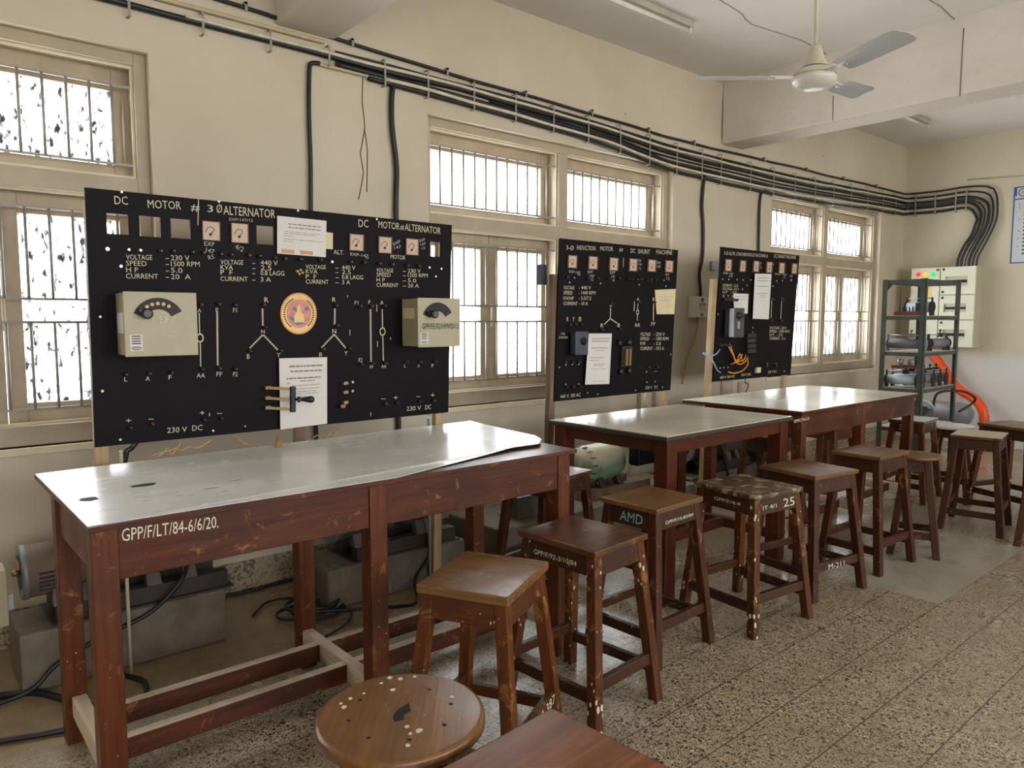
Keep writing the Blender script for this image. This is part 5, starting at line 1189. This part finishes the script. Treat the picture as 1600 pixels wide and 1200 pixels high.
m = MB(); m.box(-3.56, -3.50, 3.40, 4.1, .271, .33); m.box(-3.34, -3.28, 3.40, 4.1, .271, .33); m.build('base_frame', 'darkpost', GM)
TB = thing('terminal_box', 'grey metal box standing on the pale plinth behind the nearest table', 'box', (-3.28, 2.92, .27))
MB().box(-3.36, -3.22, 2.80, 3.02, .272, .40).build('body', 'machine', TB, .004); MB().box(-3.37, -3.21, 2.79, 3.03, .401, .408).build('lid', 'motorrim', TB, .002)
MB().box(-3.38, -3.20, 2.78, 3.04, .2705, .2745).build('flange', 'darkpost', TB)
BK = thing('control_box', 'black rounded control box hanging behind the near leg of the middle table', 'box', (-3.2, 3.82, .55))
a, b = onx(997, 700, -3.16), onx(1032, 700, -3.16); z1_, z0_ = onx(1015, 690, -3.16).z, onx(1010, 727, -3.16).z
o = MB().box(-3.25, -3.16, a.y, b.y, z0_, z1_ + .12).build('body', 'board', BK, .02)
MB().lathe((-3.16, a.y + .2, (z0_ + z1_) / 2), (1, 0, 0), [(0, .012), (.004, .012)], 10).build('screw', 'holewhite', BK)
for y in (a.y + .05, b.y - .03): MB().box(-3.208, -3.195, y - .015, y + .015, z1_ + .1, .955).build('hanger', 'darkpost', BK)
mgset('black machine with ribbed housing seen under the right end of the middle table', -3.48, 4.72, 5.5, .24, .13, 'machine', 'machine', split=.45)
mgset('black machine farther along, behind the legs of the farthest table', -3.48, 5.56, 6.05, .24, .10, 'machine', 'machine', split=.5)
# cables on the floor and hanging
def wire(label, pts, r, mat='cable', name='power_cable', cat='cable'): return tag(MB().tube(pts, r, 7, 5).build(name, mat), label, cat)
f = lambda x, y, z=.012: onz(x, y, z)
wire('twin black cables sagging from the dusty motor down its plinth to the floor', [(-3.36, .98, .40), (-3.29, .93, .33), (-3.285, .80, .22), (-3.285, .60, .16), (-3.283, .45, .10), (-3.27, .36, .03), (-3.26, .20, .012), (-3.2, .0, .012)], .009)
wire('black cable lying along the skirting between the plinths', [f(300, 945), f(357, 930), f(400, 921), f(445, 908), f(500, 897)], .009)
wire('black cable hanging behind the front left leg of the nearest table', [(-3.28, .62, .16), (-3.24, .66, .02), (-3.1, .72, .012), (-2.95, .66, .012), (-2.9, .45, .012), (-2.98, .2, .012), (-3.1, -.1, .012)], .010)
cc = f(455, 965); P = []
for k in range(44):
    t = k * .42; rx_ = .17 + .05 * math.sin(t * .37); ry = .15 + .03 * math.cos(t * .29); P.append((cc.x + rx_ * math.cos(t) * .6 + .03 * math.sin(k * .3), cc.y + .08 + ry * math.sin(t) + .012 * k / 8, .012 + .0011 * k))
P += [f(610, 948), f(650, 940), (-3.28, 2.12, .06), (-3.27, 2.26, .22), (-3.33, 2.32, .34)]
wire('coiled black cable on the floor by the back leg of the nearest table', P, .008)
wire('thin black wire looping under the wiring board next to the coiled cable', [f(395, 962), f(420, 940), f(470, 935), f(540, 950), f(545, 970), f(500, 1000), f(480, 1010)], .006)
wire('bundle of dark cables along the floor at the bottom left', [f(-30, 1090), f(20, 1085), f(60, 1082), f(110, 1095), f(160, 1105), f(215, 1100)], .014)
bwz = [(238, 712), (243, 716), (255, 708), (262, 700), (268, 712), (276, 702), (285, 704), (296, 698), (310, 700), (330, 688)]
wire('thin curly yellow wire dangling below the left of the largest board', [onb(x, y, -.03) for x, y in [(282, 690), (276, 700)] + bwz], .0022, 'yellowwire', 'thin_wire', 'wire')
wire('thin yellow wire looping below the middle of the largest board', [onb(x, y, -.03) for x, y in [(365, 676), (378, 690), (395, 697), (425, 696), (440, 690)]], .0022, 'yellowwire', 'thin_wire', 'wire')
wire('crinkled yellow wire below the long hanging sheet', [onb(x, y, -.03) for x, y in [(490, 684), (496, 680), (500, 684), (505, 679), (510, 683), (516, 677), (521, 681), (530, 674), (536, 670)]], .0022, 'yellowwire', 'thin_wire', 'wire')
wire('thick dark cable slanting down behind the left post of the largest board', [onb(213, 690, -.05), onb(205, 700, -.05), onb(195, 716, -.05), V((-3.32, .70, .6)), V((-3.36, .78, .42))], .012)
wire('thin pale wires hanging under the induction motor board', [onb(1010, 612, -.02), onb(1007, 622, -.02), onb(1012, 632, -.02), onb(1015, 640, -.02), V((-3.3, 3.95, .6)), V((-3.35, 3.85, .42))], .003, 'oldpaper', 'thin_wire', 'wire')
wire('thin brown wire hanging on the wall right of the green-bellied motor', [onx(996, 706, WX + .02), onx(990, 722, WX + .02), onx(984, 735, WX + .02), onx(983, 748, WX + .02), onx(978, 752, WX + .02)], .004, 'yellowwire', 'thin_wire', 'wire')
wire('pair of dark wires hanging under the farthest board', [onb(1166, 588, -.02), onb(1164, 598, -.02), onb(1168, 606, -.02), V((-3.3, 5.1, .6)), V((-3.4, 5.0, .48))], .004)
wire('black cable from the ribbed machine down to the floor', [(-3.40, 5.0, .55), (-3.28, 4.95, .5), (-3.25, 5.0, .3), (-3.22, 5.06, .1), (-3.15, 5.1, .012), (-3.0, 5.2, .012)], .012)
# metal pipe beside the right post of board one
tag(MB().cyl((-3.245, 2.19, 0), (-3.245, 2.19, .93), .008, seg=10).build('metal_pipe', 'silver'), 'thin bright metal pipe standing beside the right post of the largest board', 'pipe')
tag(MB().cyl((-3.0, .555, 0), (-3.0, .555, .45), .010, seg=10).build('cable_conduit', 'conduit') if False else MB().cyl((-3.22, .70, 0), (-3.22, .70, .93), .007, seg=10).build('metal_pipe', 'conduit'), 'thin tan pipe standing beside the left post of the largest board', 'pipe')
# cream box at the left edge
q0, q1 = onx(-40, 900, -3.3), onx(15, 978, -3.3)
G = thing('switch_box', 'cream metal box on a stand, cut off by the left edge of the picture', 'box', (-3.36, q0.y, 0))
MB().box(-3.42, -3.3, q0.y - .05, q1.y, q1.z, q0.z).build('body', 'cream_enamel', G, .004)
MB().box(-3.35, -3.335, q1.y + .0005, q1.y + .02, q1.z + .05, q1.z + .11).build('latch', 'silver', G)
MB().box(-3.40, -3.32, q0.y, q0.y + .05, 0, q1.z).build('leg', 'steelbase', G)
# loose twig of paper on the nearest table
tag(MB().poly([V((onz(430, 700, .9).x, onz(430, 700, .9).y, .9012)), V((onz(442, 698, .9).x, onz(442, 698, .9).y, .9012)), V((onz(436, 690, .9).x, onz(436, 690, .9).y, .93)), V((onz(431, 692, .9).x, onz(431, 692, .9).y, .92))], (1, 0, 0), .001).build('paper_scrap', 'tape'), 'small crumpled brown scrap at the back of the white-topped nearest table', 'scrap')
